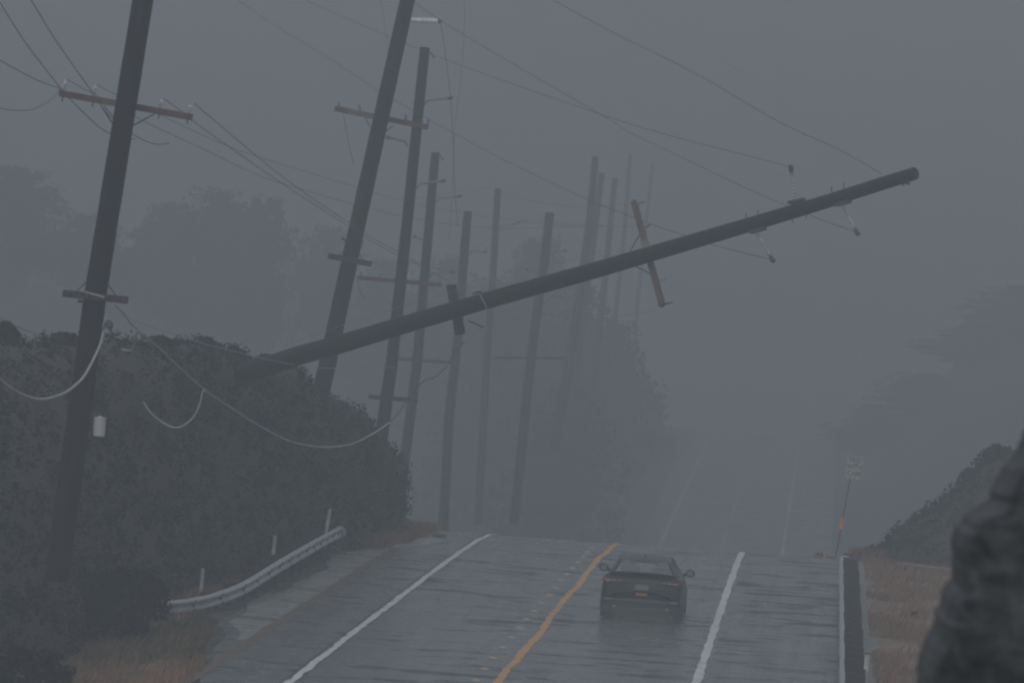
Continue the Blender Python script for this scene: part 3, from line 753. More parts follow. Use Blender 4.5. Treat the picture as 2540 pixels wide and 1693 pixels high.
wire([(850, 262), (855, 300), (866, 360), (878, 410)], 'broken wire dangling from the left end of the second crossarm', .006, d0=150.3, d1=150.5)
wire([(942, -10), (952, 40), (957, 86), (962, 140), (966, 200)], 'faint broken wire beside the top of the second pole', .005, d0=175, d1=176)
wire([(886, 690), (893, 720), (903, 740)], 'short loose wire under the left end of the low red crossarm', .008, d0=172, d1=172)
# jumper loops near the third pole
wire([(940, 320), (957, 336), (985, 345), (1009, 350)], 'dark jumper wire between the second and third poles', .012, d0=160, d1=171.8)
# hanging cables
GC = 'pale communication cables hanging from the poles'
wire([(-60, 880), (0, 940), (40, 970), (98, 990), (156, 976), (190, 952), (214, 924), (247, 858), (256, 822)], 'thick pale cable looping down from the nearest pole to the left edge', .024, M_cable, 92, 100.7, 'hanging_cable', 'cable', GC, 8)
wire([(287, 758), (305, 775), (327, 804), (385, 854), (447, 913), (509, 967), (572, 1010), (636, 1051), (709, 1089), (763, 1104), (818, 1108), (873, 1100), (927, 1074), (966, 1047)], 'long pale cable sagging in front of the scrub bank', .0165, M_cable, 101, 126, 'hanging_cable', 'cable', GC, 8)
wire([(509, 967), (502, 974), (496, 1000), (480, 1034), (451, 1057), (425, 1058), (393, 1040), (370, 1018), (356, 996)], 'short pale cable end curling below the long sagging cable', .017, M_cable, 110, 110, 'hanging_cable', 'cable', GC, 8)
wire([(304, 867), (324, 869), (333, 856), (334, 838), (344, 820)], 'small hooked cable stub on the bank right of the nearest pole', .02, M_cable, 103.5, 102.6, 'hanging_cable', 'cable', GC, 8)
wire([(262, 772), (300, 782), (380, 812), (502, 851), (545, 862), (655, 889), (738, 905), (825, 913), (982, 911)], 'thin pale cable from the nearest pole to the butt of the fallen pole', .008, M_cable, 101, 150, 'hanging_cable', 'cable', GC)
wire([(-30, 770), (0, 788), (36, 808), (98, 829), (160, 838)], 'thin cable entering low at the left edge above the bank', .007, M_wire, 95, 101, 'hanging_cable', 'cable', GC)
wire([(1152, 847), (1128, 872), (1109, 905), (1080, 934), (1054, 943), (1020, 975), (990, 1022), (966, 1047)], 'dark loose cable hanging from the small lower crossarm of the fallen pole', .014, M_iron, 131, 126, 'hanging_cable', 'cable', GC)
wire([(2236, 1396), (2262, 1399), (2300, 1404), (2388, 1413), (2430, 1420)], 'pale fallen cable lying across the foot of the right scrub slope', .016, M_cable, 158, 155, 'fallen_cable', 'cable')
# splice clamp at the end of the thick cable
mb = MB(); p0, p1 = P(268, 793, 100.7), P(274, 815, 100.7)
mb.lathe(p0, p1, [(0, .02), (.2, .06), (.8, .07), (1, .03)], 10); mb.tube([P(272, 812, 100.7), P(277, 822, 100.7), P(283, 836, 100.7)], [.03, .02, .035], 6)
mb.tube([P(268, 795, 100.7), P(262, 800, 100.7), P(254, 822, 100.7)], .014, 6)
props(mb.build('cable_clamp', M_iron), 'dark clamp dangling beside the nearest pole where the thick cable ends', 'cable clamp')

# ------------------------------------------------------------------ guardrails
WPROF = [(0.0, .155), (-.035, .135), (-.08, .105), (-.08, .07), (-.02, .02), (-.02, -.02), (-.08, -.07), (-.08, -.105), (-.035, -.135), (0, -.155)]
def rail_panel(pts, nrms, parent, thick=.006):
    """W-beam following pts; nrms point away from the traffic"""
    mb = MB(); n = len(WPROF)
    for p, nn in zip(pts, nrms):
        for (o_, z_) in WPROF: mb.v.append(tuple(p + nn * o_ + Vector((0, 0, z_))))
        for (o_, z_) in WPROF: mb.v.append(tuple(p + nn * (o_ + thick) + Vector((0, 0, z_))))
    m2 = 2 * n
    for i in range(len(pts) - 1):
        for k in range(n - 1):
            a, b = i * m2 + k, (i + 1) * m2 + k
            mb.f.append((a, a + 1, b + 1, b)); mb.f.append((a + n, b + n, b + n + 1, a + n + 1))
        for k in (0, n - 1):
            a, b = i * m2 + k, (i + 1) * m2 + k; mb.f.append((a, b, b + n, a + n))
    for i in (0, len(pts) - 1):
        for k in range(n - 1):
            a = i * m2 + k; mb.f.append((a, a + n, a + n + 1, a + 1))
    return mb.build('rail', M_steel, parent)
M_block = mat('weathered_post_timber', (.05, .048, .045), .8, noise=.45, nscale=6, bump=.4)

def post_mesh():
    mb = MB(); mb.bar((0, 0, -1.2), (0, 0, .70), .2, .15, (0, 1, 0)); return mb
def block_mesh():
    mb = MB(); mb.bar((0, 0, .39), (0, 0, .74), .2, .15, (0, 1, 0)); return mb
gr = empty('guardrail', (6.5, 90, zr(90)), 'steel guardrail on timber posts along the right shoulder, seen almost end-on', 'guardrail')
pm = bm_ = None
y = 84.0
while y < 149.5:
    Y1 = min(y + 3.81, 149.6)
    ys = np.linspace(y, Y1 + .1, 5)
    off = .004 * (int(y / 3.81) % 2)
    rail_panel([Vector((6.5 + off + .01 * vnoise(t, 0), t, zr(t) + .59 + .012 * vnoise(t * .5, 3))) for t in ys], [Vector((1, 0, 0))] * 5, gr)
    y += 3.81
y = 84.3
while y < 149.5:
    if pm is None:
        o = post_mesh().build('post', M_block, None); pm = o.data; b = block_mesh().build('block', M_block, None); bm_ = b.data
    else:
        o = bpy.data.objects.new('post', pm); b = bpy.data.objects.new('block', bm_); C.objects.link(o); C.objects.link(b)
    o.parent = gr; o.location = Vector((6.5 + .008 + .2 + .1, y, zr(y))) - gr.location
    o.rotation_euler = (random.uniform(-.02, .02), random.uniform(-.02, .02), 0)
    b.parent = o; b.location = (-.201, 0, .0)
    y += 1.905
mb = MB(); mb.tube([(6.46, 149.6, zr(149.6) + .59), (6.5, 149.9, zr(149.9) + .59), (6.62, 150.05, zr(150) + .59)], [.155, .155, .14], 10); mb.build('end_terminal', M_steel, gr)

lr = [(360, 1518, 118.6), (405, 1508, 119.6), (470, 1501, 120.6), (530, 1487, 122.2), (600, 1460, 124.4), (680, 1411, 129.3), (760, 1364, 136), (842, 1318.5, 146)]
lrp = smooth_path([P(*q) for q in lr], 24)
gl = empty('guardrail', Vector((lrp[0].x, lrp[0].y, zr(lrp[0].y))), 'galvanised guardrail curving along the left shoulder in front of the bank', 'guardrail')
Ls = [0.]
for i in range(1, len(lrp)): Ls.append(Ls[-1] + (lrp[i] - lrp[i - 1]).length)
def at_len(s_):
    s_ = max(0, min(s_, Ls[-1])); i = max(1, next((k for k, v in enumerate(Ls) if v >= s_), len(Ls) - 1))
    t = (s_ - Ls[i - 1]) / max(1e-6, Ls[i] - Ls[i - 1]); return lrp[i - 1].lerp(lrp[i], t), (lrp[i] - lrp[i - 1]).normalized()
s_ = 0.
while s_ < Ls[-1] - .3:
    e1 = min(s_ + 3.81 + .08, Ls[-1]); pp = []; nn = []
    for k in range(8):
        p_, t_ = at_len(lerp(s_, e1, k / 7)); nv = Vector((-t_.y, t_.x, 0)).normalized(); pp.append(p_ + nv * .004 * (int(s_ / 3.81) % 2)); nn.append(nv)
    rail_panel(pp, nn, gl); s_ += 3.81
s_ = .4
while s_ < Ls[-1]:
    p_, t_ = at_len(s_); nv = Vector((-t_.y, t_.x, 0)).normalized()
    o = bpy.data.objects.new('post', pm); b = bpy.data.objects.new('block', bm_); C.objects.link(o); C.objects.link(b)
    o.parent = gl; q = p_ + nv * .31; q.z -= .59; o.location = q - gl.location; o.rotation_euler.z = math.atan2(t_.y, t_.x) - math.pi / 2
    b.parent = o; b.location = (.201, 0, 0)
    s_ += 1.905
s_ = .4
while s_ < Ls[-1] - .2:
    p_, t_ = at_len(s_); nv = Vector((-t_.y, t_.x, 0)).normalized(); mb = MB()
    for z_ in (.09, -.09): mb.lathe(p_ - nv * .10 + Vector((0, 0, z_)), p_ - nv * .06 + Vector((0, 0, z_)), [(0, .012), (.3, .03), (1, .03)], 8)
    mb.bar(p_ - nv * .035 - Vector((0, 0, .06)), p_ - nv * .035 + Vector((0, 0, .06)), .09, .03, nv)
    mb.build('splice_bolts', M_iron, gl); s_ += 1.905
mb = MB(); p_, t_ = at_len(Ls[-1]); mb.tube([p_, p_ + t_ * .3 - Vector((0, 0, .02)), p_ + t_ * .45 + Vector((-.15, 0, -.02))], [.155, .16, .12], 10); mb.build('end_terminal', M_steel, gl)
mb = MB(); mb.tube([p_ + Vector((-.1, -.6, -.35)), p_ + Vector((.05, .6, -.52))], .012, 6); mb.build('anchor_cable', M_steel, gl)

# white delineator posts
for (x0, y0, x1, y1, dd, lb) in ((498, 1462, 503, 1408, 125.5, 'white flexible marker post behind the near end of the left guardrail'), (677, 1374, 682, 1327, 134.5, 'white flexible marker post behind the middle of the left guardrail'),
                           (811, 1305, 818, 1261, 142.5, 'white flexible marker post behind the far end of the left guardrail'), (2147, 1668, 2152, 1620, 108.5, 'white marker post behind the right guardrail at the bottom of the picture')):
    b, t = P(x0, y0, dd), P(x1, y1, dd); e = empty('marker_post', b, lb, 'marker post', 'white marker posts behind the guardrails')
    ax = (t - b).normalized(); k = dd / FPX; wd = 9 * k if x0 < 2000 else 12 * k
    mb = MB(); n_ = 6; u = Vector((1, 0, 0)); f_ = Vector((0, 1, 0)); base = b - ax * .55; H = (t - base).length
    for i in range(2):
        pz = base + ax * H * i
        for q in range(n_ + 1):
            s2 = q / n_ * 2 - 1; mb.v.append(tuple(pz + u * s2 * wd / 2 + f_ * (.02 * s2 * s2)))
        for q in range(n_ + 1):
            s2 = q / n_ * 2 - 1; mb.v.append(tuple(pz + u * s2 * wd / 2 + f_ * (.02 * s2 * s2 + .008)))
    m2 = 2 * (n_ + 1)
    for q in range(n_):
        mb.f += [(q, q + 1, m2 + q + 1, m2 + q), (n_ + 1 + q, m2 + n_ + 1 + q, m2 + n_ + 2 + q, n_ + 2 + q), (m2 + q, m2 + q + 1, m2 + n_ + 2 + q, m2 + n_ + 1 + q)]
    mb.f += [(0, m2, m2 + n_ + 1, n_ + 1), (n_, n_ + n_ + 1, m2 + n_ + n_ + 1, m2 + n_)]
    mb.build('blade', M_white, e)
    mb = MB(); c_ = b.lerp(t, .18); c2 = b.lerp(t, .0) if x0 < 2000 else b.lerp(t, .02)
    mb.bar(c2 - f_ * .006, c_ + ax * .06 - f_ * .006, wd * .8, .004, (0, 1, 0)); mb.build('reflector', M_sign, e)
    if x0 > 2000:
        mb = MB(); mb.bar(t - ax * .01, t + ax * .02, wd * 1.15, .03, (0, 1, 0)); mb.build('cap', M_iron, e)

# ------------------------------------------------------------------ signs
DS = 185.
TL, TR, BRc, BL = P(2101, 1128, DS), P(2142, 1134, DS + .35), P(2137, 1191, DS + .35), P(2097, 1184, DS)
e = empty('road_sign', P(2071, 1392, DS), 'white rectangular PASS WITH CARE sign on a thin leaning post', 'road sign')
ux = (TR - TL); uy = (TL - BL); nz = ux.cross(uy).normalized()          # towards the camera
def rect_mesh(o_, X, Y, off, th):
    mb = MB(); vs = [o_ + nz * off, o_ + X + nz * off, o_ + X + Y + nz * off, o_ + Y + nz * off]
    vs += [v - nz * th for v in vs]; mb.add(vs, [(0, 1, 2, 3), (7, 6, 5, 4), (0, 4, 5, 1), (1, 5, 6, 2), (2, 6, 7, 3), (3, 7, 4, 0)]); return mb
rect_mesh(BL, ux, uy, 0, .006).build('panel', M_sign, e)
fr = MB()
for (o_, X, Y) in ((.04, .04, 0), (.04, .94, 0)):
    pass
bw = .012
def inset(u, v): return BL + ux * u + uy * v + nz * .003
for (a_, b_) in (((.06, .05), (.94, .05)), ((.94, .05), (.94, .95)), ((.94, .95), (.06, .95)), ((.06, .95), (.06, .05))):
    fr.bar(inset(*a_), inset(*b_), bw, .003, nz)
fr.build('border', M_black, e)
rot = Matrix((ux.normalized(), (nz.cross(ux.normalized())).normalized(), nz)).transposed()
for txt, v in (('PASS', .71), ('WITH', .42), ('CARE', .13)):
    cu = bpy.data.curves.new('lettering', 'FONT'); cu.body = txt; cu.size = .245; cu.align_x = 'CENTER'; cu.extrude = .001; cu.offset = .004
    cu.materials.append(M_black)
    o = bpy.data.objects.new('lettering', cu); C.objects.link(o); o.parent = e
    p_ = BL + ux * .5 + uy * v + nz * .004 - e.location
    mw = rot.to_4x4(); mw.translation = p_
    bpy.context.view_layer.update()
    me = bpy.data.meshes.new_from_object(o.evaluated_get(bpy.context.evaluated_depsgraph_get())); bpy.data.objects.remove(o)
    o = bpy.data.objects.new('lettering', me); C.objects.link(o); o.parent = e
    o.matrix_local = mw @ Matrix.Diagonal((.92, 1, 1, 1))
mb = MB(); mb.bar(P(2069, 1402, DS + .1), P(2119, 1130, DS + .22), .05, .05, (0, 1, 0)); mb.build('post', M_rust, e)
mb = MB(); mb.tube([P(2090, 1284, DS), P(2085, 1312, DS)], [.05, .07], 8); o = mb.build('orange_tag', M_orange, e)
for v in (.2, .8):
    mb = MB(); c_ = BL + ux * .5 + uy * v; mb.tube([c_ - nz * .05, c_ + nz * .012], .012, 6); mb.build('bolt', M_steel, e)
# far warning sign
DW = 318.; c_ = P(1534, 1156, DW); g_ = ground_z(c_.x, c_.y)
e = empty('warning_sign', (c_.x, c_.y, min(g_, c_.z - 1.5)), 'yellow diamond warning sign almost lost in the fog left of the far road', 'road sign')
mb = MB(); s_ = .46
vs = [c_ + Vector((s_ * math.cos(t), 0, s_ * math.sin(t))) for t in (0, math.pi / 2, math.pi, 1.5 * math.pi)]; vs += [v + Vector((0, .006, 0)) for v in vs]
mb.add(vs, [(0, 3, 2, 1), (4, 5, 6, 7), (0, 1, 5, 4), (1, 2, 6, 5), (2, 3, 7, 6), (3, 0, 4, 7)]); mb.build('panel', M_yellow, e)
mb = MB(); mb.bar((c_.x, c_.y + .04, e.location.z - .5), (c_.x, c_.y + .04, c_.z + .4), .06, .06); mb.build('post', M_rust, e)

# ------------------------------------------------------------------ sedan
M_paint = mat('dark_teal_car_paint', (.008, .024, .028), .4, .1, spec=.3)
M_paint.node_tree.nodes['Principled BSDF'].inputs['Coat Weight'].default_value = .15
M_trim = mat('black_trim', (.02, .02, .022), .5)
M_tyre = mat('tyre_rubber', (.02, .02, .02), .85)
M_lampred = mat('red_lamp_lens', (.15, .028, .026), .25)
M_lampclear = mat('clear_lamp_lens', (.5, .45, .42), .15)
M_plate = mat('number_plate', (.24, .25, .24), .5, col2=(.12, .13, .13), nscale=14)
M_orefl = mat('orange_red_reflector', (.40, .13, .08), .5)
M_rim = mat('alloy', (.35, .36, .37), .35, .8)
M_seat = mat('dark_seat', (.035, .04, .04), .8)
M_glass = bpy.data.materials.new('car_glass'); M_glass.use_nodes = True
t = M_glass.node_tree; p = t.nodes['Principled BSDF']; p.inputs['Base Color'].default_value = (.22, .25, .24, 1); p.inputs['Roughness'].default_value = .25; p.inputs['Alpha'].default_value = .5

CY = 128.6; CX = 1.95
car = empty('car', (CX, CY, zr(CY)), 'dark teal sedan driving away in the right lane, raising spray', 'car')
car.rotation_euler.x = math.atan(zr(CY + 4) - zr(CY)) if False else math.atan((zr(CY + 4) - zr(CY)) / 4)
car.location.z = zr(CY) + .005
def cp(name, mb, m, parent=car, smooth=False, bevel=0):
    me = bpy.data.meshes.new(name); me.from_pydata(mb.v, [], mb.f); me.update(); me.materials.append(m)
    if smooth: me.polygons.foreach_set('use_smooth', [True] * len(me.polygons))
    o = bpy.data.objects.new(name, me); C.objects.link(o); o.parent = parent
    if bevel:
        md = o.modifiers.new('b', 'BEVEL'); md.width = bevel; md.segments = 2; md.limit_method = 'ANGLE'
    return o
# body stations: y, half width, deck height, sill height
ST = [(0.0, .70, .62, .42), (.03, .82, .84, .28), (.10, .88, .99, .22), (.22, .905, 1.055, .23), (.5, .925, 1.055, .2), (.85, .93, 1.03, .2), (1.3, .93, .98, .2), (2.0, .93, .95, .2), (2.8, .93, .93, .2),
      (3.4, .925, .93, .2), (3.9, .91, .88, .2), (4.3, .88, .80, .22), (4.55, .80, .70, .25), (4.68, .62, .55, .32)]
mb = MB(); NR = 0
for (y_, hw, top, sill) in ST:
    prof = [(0, sill), (hw * .8, sill), (hw * .93, sill + .03), (hw * .985, sill + .15), (hw, sill + (top - sill) * .45), (hw * .99, sill + (top - sill) * .68), (hw * .955, top - .07), (hw * .88, top - .018), (hw * .7, top), (0, top + .012)]
    ring = prof + [(-x, z) for x, z in prof[-2:0:-1]]; NR = len(ring)
    # trunk lid lip
    mb.v += [(x, y_, z) for x, z in ring]
for i in range(len(ST) - 1):
    for k in range(NR):
        mb.f.append((i * NR + k, i * NR + (k + 1) % NR, (i + 1) * NR + (k + 1) % NR, (i + 1) * NR + k))
mb.f.append(tuple(range(NR))); mb.f.append(tuple((len(ST) - 1) * NR + k for k in range(NR))[::-1])
body = cp('body', mb, M_paint, smooth=True)
md = body.modifiers.new('s', 'SUBSURF'); md.levels = 1; md.render_levels = 2
# roof and pillars
ZB, ZT_ = .965, 1.40
mb = MB(); rs = [(1.05, .54, 1.30), (1.25, .59, 1.355), (1.6, .62, 1.395), (2.1, .63, 1.405), (2.6, .61, 1.39), (2.85, .54, 1.36)]
for y_, hw, z_ in rs:
    for s2 in (-1, -.82, -.4, 0, .4, .82, 1): mb.v.append((hw * s2, y_, z_ - .05 * abs(s2) ** 4))
    for s2 in (1, .82, .4, 0, -.4, -.82, -1): mb.v.append((hw * s2, y_, z_ - .05 * abs(s2) ** 4 - .035))
for i in range(len(rs) - 1):
    for k in range(14): mb.f.append((i * 14 + k, (i + 1) * 14 + k, (i + 1) * 14 + (k + 1) % 14, i * 14 + (k + 1) % 14))
mb.f.append(tuple(range(14))); mb.f.append(tuple(5 * 14 + k for k in range(14))[::-1])
roof = cp('roof', mb, M_paint, smooth=False)
for sx in (-1, 1):
    mb = MB(); mb.bar((sx * .74, .42, 1.02), (sx * .57, 1.14, 1.30), .09, .06); mb.bar((sx * .57, 1.14, 1.30), (sx * .60, 1.5, 1.36), .07, .05); cp('rear_pillar', mb, M_paint, bevel=.015)
    mb = MB(); mb.bar((sx * .77, 1.95, .93), (sx * .57, 1.98, 1.37), .05, .09); cp('middle_pillar', mb, M_trim)
    mb = MB(); mb.bar((sx * .78, 3.55, .92), (sx * .55, 2.78, 1.34), .06, .05); cp('front_pillar', mb, M_paint, bevel=.01)
    mb = MB(); mb.add([(sx * .80, 1.2, .94), (sx * .81, 3.3, .94), (sx * .58, 2.75, 1.34), (sx * .575, 1.5, 1.345)], [(0, 1, 2, 3)]); cp('side_window', mb, M_glass)
    # mirrors
    mb = MB(); mb.lathe((sx * .90, 3.02, 1.0), (sx * 1.10, 3.0, 1.0), [(0, .06), (.2, .1), (.6, .115), (.9, .09), (1, .045)], 12)
    for i_, v in enumerate(mb.v): mb.v[i_] = (v[0], 3.0 + (v[1] - 3.0) * .8, 1.0 + (v[2] - 1.0) * .8)
    mir = cp('wing_mirror', mb, M_trim, smooth=True)
    mb = MB(); mb.bar((sx * .84, 3.05, .93), (sx * .98, 3.02, .99), .05, .07); cp('stalk', mb, M_trim, mir)
    mb = MB(); mb.add([(sx * .93, 2.905, .945), (sx * 1.06, 2.905, .95), (sx * 1.06, 2.905, 1.05), (sx * .93, 2.905, 1.05)], [(0, 1, 2, 3)]); cp('mirror_glass', mb, M_rim, mir)
# glass
mb = MB(); mb.add([(-.66, .46, 1.05), (.66, .46, 1.05), (.52, 1.09, 1.30), (-.52, 1.09, 1.30)], [(0, 1, 2, 3)]); cp('rear_window', mb, M_glass)
mb = MB(); mb.add([(-.74, 3.56, .93), (.74, 3.56, .93), (.53, 2.82, 1.345), (-.53, 2.82, 1.345)], [(0, 1, 2, 3)]); cp('windscreen', mb, M_glass)
mb = MB(); mb.bar((-.66, .43, 1.06), (.66, .43, 1.06), .03, .02); cp('window_seal', mb, M_trim)
# interior
for sx in (-.36, .36):
    mb = MB(); mb.bar((sx, 2.3, .7), (sx, 2.12, 1.12), .44, .12, (0, 1, 0)); mb.bar((sx, 2.14, 1.14), (sx, 2.1, 1.29), .24, .1, (0, 1, 0)); cp('front_seat', mb, M_seat, bevel=.04)
mb = MB(); mb.bar((0, 1.1, .75), (0, .95, 1.03), 1.2, .12, (0, 1, 0)); cp('rear_seat', mb, M_seat, bevel=.03)
# trunk: spoiler lip, bumper, lamps
mb = MB(); n_ = 14
for k in range(n_ + 1):
    u_ = k / n_ * 2 - 1; zz = 1.055 + .045 * (1 - abs(u_) ** 3); yy_ = .02 + .13 * abs(u_) ** 2.2
    for q in ((yy_ - .02, zz), (yy_ + .01, zz + .018), (yy_ + .16, zz - .04), (yy_ + .1, 1.0)): mb.v.append((u_ * .76, q[0], q[1]))
for k in range(n_):
    for q in range(4): mb.f.append((k * 4 + q, k * 4 + (q + 1) % 4, (k + 1) * 4 + (q + 1) % 4, (k + 1) * 4 + q))
mb.f += [(0, 1, 2, 3), tuple(n_ * 4 + q for q in (3, 2, 1, 0))]
cp('boot_spoiler', mb, M_paint)
mb = MB(); mb.bar((0, .14, .17), (0, .14, .52), 1.80, .36, (0, 1, 0)); cp('rear_bumper', mb, M_paint, bevel=.07)
mb = MB(); mb.bar((0, .0, .15), (0, .0, .30), 1.3, .14, (0, 1, 0)); dif = cp('diffuser', mb, M_trim, bevel=.02)
mb = MB(); mb.bar((0, -.02, .68), (0, .03, .88), .62, .02, (0, 1, 0)); cp('plate_recess', mb, M_trim)
mb = MB(); mb.bar((0, -.04, .71), (0, -.015, .83), .30, .012, (0, 1, 0)); cp('number_plate', mb, M_plate)
mb = MB(); mb.bar((0, -.05, .585), (0, -.05, .645), .27, .012, (0, 1, 0)); cp('bumper_sticker', mb, M_orefl)
for sx in (-1, 1):
    mb = MB(); pf = [(.90, .10, .86), (.895, .09, .95), (.80, .04, .965), (.60, .012, .925), (.42, -.002, .895), (.42, -.002, .87), (.62, .005, .86), (.80, .03, .845)]
    n_ = len(pf); mb.v = [(sx * x, y_ - .022, z) for x, y_, z in pf] + [(sx * x * .99, y_ + .09, z) for x, y_, z in pf]
    mb.f = [tuple(range(n_)), tuple(range(2 * n_ - 1, n_ - 1, -1))] + [(k, (k + 1) % n_, n_ + (k + 1) % n_, n_ + k) for k in range(n_)]
    lamp = cp('tail_lamp', mb, M_lampred)
    for q in (.5, .62, .74):
        mb = MB(); mb.bar((sx * q, -.035 + .05 * max(0, q - .55), .885), (sx * q, -.035 + .05 * max(0, q - .55), .905), .07, .012, (0, 1, 0)); cp('lens_bar', mb, M_lampclear, lamp)
    mb = MB(); mb.bar((sx * .74, -.035, .45), (sx * .74, -.035, .485), .16, .01, (0, 1, 0)); cp('reflector', mb, M_orefl)
    mb = MB(); mb.tube([(sx * .6, -.06, .3), (sx * .6, .2, .3)], .045, 12); cp('exhaust_pipe', mb, M_rim)
for sx in (-1, 1):
    for y_ in (.95, 3.75):
        mb = MB(); mb.lathe((sx * .70, y_, .32), (sx * .935, y_, .32), [(0, .27), (.05, .315), (.5, .33), (.95, .315), (1, .27)], 24); wl = cp('wheel', mb, M_tyre, smooth=False)
        mb = MB(); mb.lathe((sx * .90, y_, .32), (sx * .945, y_, .32), [(0, .22), (.6, .225), (1, .2), (1.02, .08)], 20); cp('rim', mb, M_rim, wl)
mb = MB(); mb.add([(-.02, 1.3, 1.40), (.02, 1.3, 1.40), (.012, 1.2, 1.39), (-.012, 1.2, 1.39), (0, 1.22, 1.475), (0, 1.19, 1.47)], [(0, 1, 4), (1, 2, 5, 4), (2, 3, 5), (3, 0, 4, 5)]); cp('roof_antenna', mb, M_trim)
mb = MB(); mb.bar((0, .8, .25), (0, 3.9, .25), 1.5, .1); cp('underbody', mb, M_trim)

# spray thrown up behind the wheels: a low cloud of real fog
M_spray = bpy.data.materials.new('wheel_spray'); M_spray.use_nodes = True
t = M_spray.node_tree; t.nodes.clear(); oo = t.nodes.new('ShaderNodeOutputMaterial'); pv = t.nodes.new('ShaderNodeVolumePrincipled')
pv.inputs['Color'].default_value = (.98, .99, 1, 1); pv.inputs['Density'].default_value = .05
t.links.new(pv.outputs[0], oo.inputs['Volume'])
mb = MB(); prof = [(0, .02), (.12, .4), (.35, .62), (.7, .66), (1, .3)]
mb.lathe((CX, CY - 4.5, zr(CY - 4.5) + .02), (CX, CY + 1.2, zr(CY + 1.2) + .06), prof, 18)
for i_, v in enumerate(mb.v):
    zz = zr(v[1]); mb.v[i_] = (CX + (v[0] - CX) * 1.9, v[1], zz + .03 + max(0, v[2] - zz) * .8)
o = mb.build('spray', M_spray, smooth=True); props(o, 'low mist of spray trailing the dark sedan', 'spray', kind='stuff')

# dark lump on the left shoulder
c_ = P(1090, 1357, 160); c_.z = zr(c_.y)
mb = MB(); rng = np.random.default_rng(3)
for k in range(5):
    a = Vector(c_) + Vector((rng.uniform(-.15, .15), rng.uniform(-.1, .1), .03)); mb.lathe(a - Vector((.09, 0, 0)), a + Vector((.1, .03, .02)), [(0, .02), (.3, .06), (.7, .05), (1, .015)], 7)
props(mb.build('debris', M_iron), 'small dark lump of debris on the left shoulder by the crest', 'debris')

# ------------------------------------------------------------------ blurred rock in the right foreground
RD = 28.
outl = [(2590, 1060), (2560, 1110), (2525, 1175), (2490, 1255), (2432, 1292), (2397, 1330), (2393, 1400), (2388, 1475), (2360, 1540), (2338, 1580), (2315, 1650), (2295, 1720), (2260, 1900), (2200, 2300), (2140, 2900), (2060, 4300)]
mb = MB(); NW = 40; L = len(outl)
from mathutils import noise as mn
rows_o = []
for i in range((L - 1) * 8 + 1):
    a = min(i // 8, L - 2); t_ = i / 8 - a
    x_ = lerp(outl[a][0], outl[a + 1][0], t_); y_ = lerp(outl[a][1], outl[a + 1][1], t_); rows_o.append((x_ + 9 * vnoise(y_ * .045, 1, 3) + 6 * vnoise(y_ * .13, 2, 5), y_))
for (x_, y_) in rows_o:
    c0 = P(x_, y_, RD)
    for k in range(NW + 1):
        v = (k / NW) ** 2; th = v * math.pi * .62
        q = c0 + Vector((1.5 * (1 - math.cos(th)), -1.0 * math.sin(th) , 0.0)) if False else c0 + Vector((.03 + 1.6 * v, -.55 * math.sin(min(1, v * 1.4) * math.pi / 2) + .3 * v, .25 * v))
        if v == 0: q = c0 + Vector((.0, .8, 0))
        nn = mn.fractal(q * 2.2 + Vector((q.z * 1.0, 0, 0)), .9, 2.1, 5); n2 = mn.noise(Vector((q.x * 5 - q.z * 4, q.y * 3, q.z * 1.2 + q.x * 1.4)))
        q += Vector((-.05, -.12, .03)) * (nn * 1.2 + n2 * .25) * (1 if v > .01 else .25)
        mb.v.append(tuple(q))
for i in range(len(rows_o) - 1):
    for k in range(NW):
        a = i * (NW + 1) + k; mb.f.append((a, a + 1, a + NW + 2, a + NW + 1))
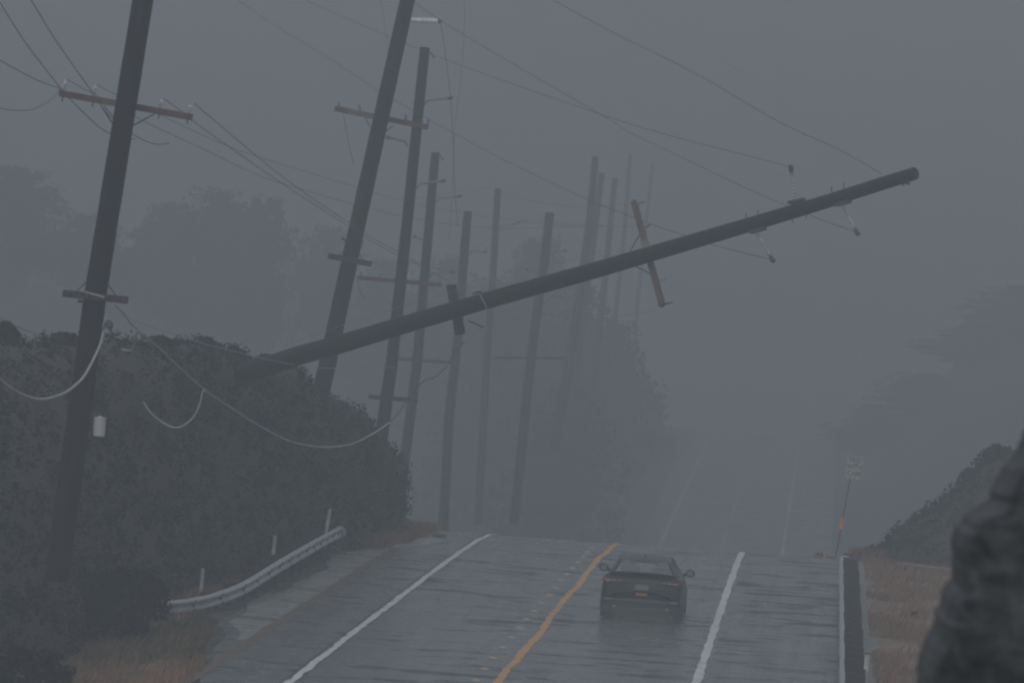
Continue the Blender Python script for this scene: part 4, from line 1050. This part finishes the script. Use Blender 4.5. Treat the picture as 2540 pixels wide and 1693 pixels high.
# top and back closed
b0 = len(mb.v); back = [Vector(mb.v[i * (NW + 1) + NW]) + Vector((0, 2.5, 0)) for i in range(len(rows_o))]; left = [Vector(mb.v[i * (NW + 1)]) + Vector((0, 2.0, 0)) for i in range(len(rows_o))]
mb.v += [tuple(v) for v in back] + [tuple(v) for v in left]; nR = len(rows_o)
for i in range(nR - 1):
    mb.f.append((i * (NW + 1) + NW, b0 + i, b0 + i + 1, (i + 1) * (NW + 1) + NW)); mb.f.append((b0 + i, b0 + nR + i, b0 + nR + i + 1, b0 + i + 1)); mb.f.append((b0 + nR + i, i * (NW + 1), (i + 1) * (NW + 1), b0 + nR + i + 1))
mb.f.append(tuple(range(NW + 1)) + (b0, b0 + nR))
rk = mb.build('rock_outcrop', M_rock, smooth=True)
props(rk, 'blurred dark wet rock outcrop in the right foreground corner', 'rock')

# ------------------------------------------------------------------ haze
HZ = bpy.data.materials.new('fog_air'); HZ.use_nodes = True
t = HZ.node_tree; t.nodes.clear(); oo = t.nodes.new('ShaderNodeOutputMaterial'); pv = t.nodes.new('ShaderNodeVolumePrincipled')
pv.inputs['Color'].default_value = (.735, .79, .86, 1); pv.inputs['Density'].default_value = .0041; pv.inputs['Anisotropy'].default_value = 0.0
t.links.new(pv.outputs[0], oo.inputs['Volume'])
mb = MB(); x0, x1, y0_, y1_, z0, z1 = -520, 520, -130, 1280, -6., 80.
mb.add([(x0, y0_, z0), (x1, y0_, z0), (x1, y1_, z0), (x0, y1_, z0), (x0, y0_, z1), (x1, y0_, z1), (x1, y1_, z1), (x0, y1_, z1)],
       [(0, 3, 2, 1), (4, 5, 6, 7), (0, 1, 5, 4), (1, 2, 6, 5), (2, 3, 7, 6), (3, 0, 4, 7)])
props(mb.build('haze', HZ), 'dense grey storm fog filling the air', 'fog', kind='stuff')

# thicker drifting mist lying beyond the crest of the road
MI = bpy.data.materials.new('mist_air'); MI.use_nodes = True
t = MI.node_tree; t.nodes.clear(); oo = t.nodes.new('ShaderNodeOutputMaterial'); pv = t.nodes.new('ShaderNodeVolumePrincipled')
pv.inputs['Color'].default_value = (.88, .90, .92, 1); pv.inputs['Density'].default_value = .0028
t.links.new(pv.outputs[0], oo.inputs['Volume'])
mb = MB(); x0, x1, y0_, y1_, z0, z1 = -515, 515, 183, 1275, -5.5, 79.5
mb.add([(x0, y0_, z0), (x1, y0_, z0), (x1, y1_, z0), (x0, y1_, z0), (x0, y0_, z1), (x1, y0_, z1), (x1, y1_, z1), (x0, y1_, z1)],
       [(0, 3, 2, 1), (4, 5, 6, 7), (0, 1, 5, 4), (1, 2, 6, 5), (2, 3, 7, 6), (3, 0, 4, 7)])
props(mb.build('mist', MI), 'thicker pale mist and blown rain beyond the crest of the road', 'mist', kind='stuff')
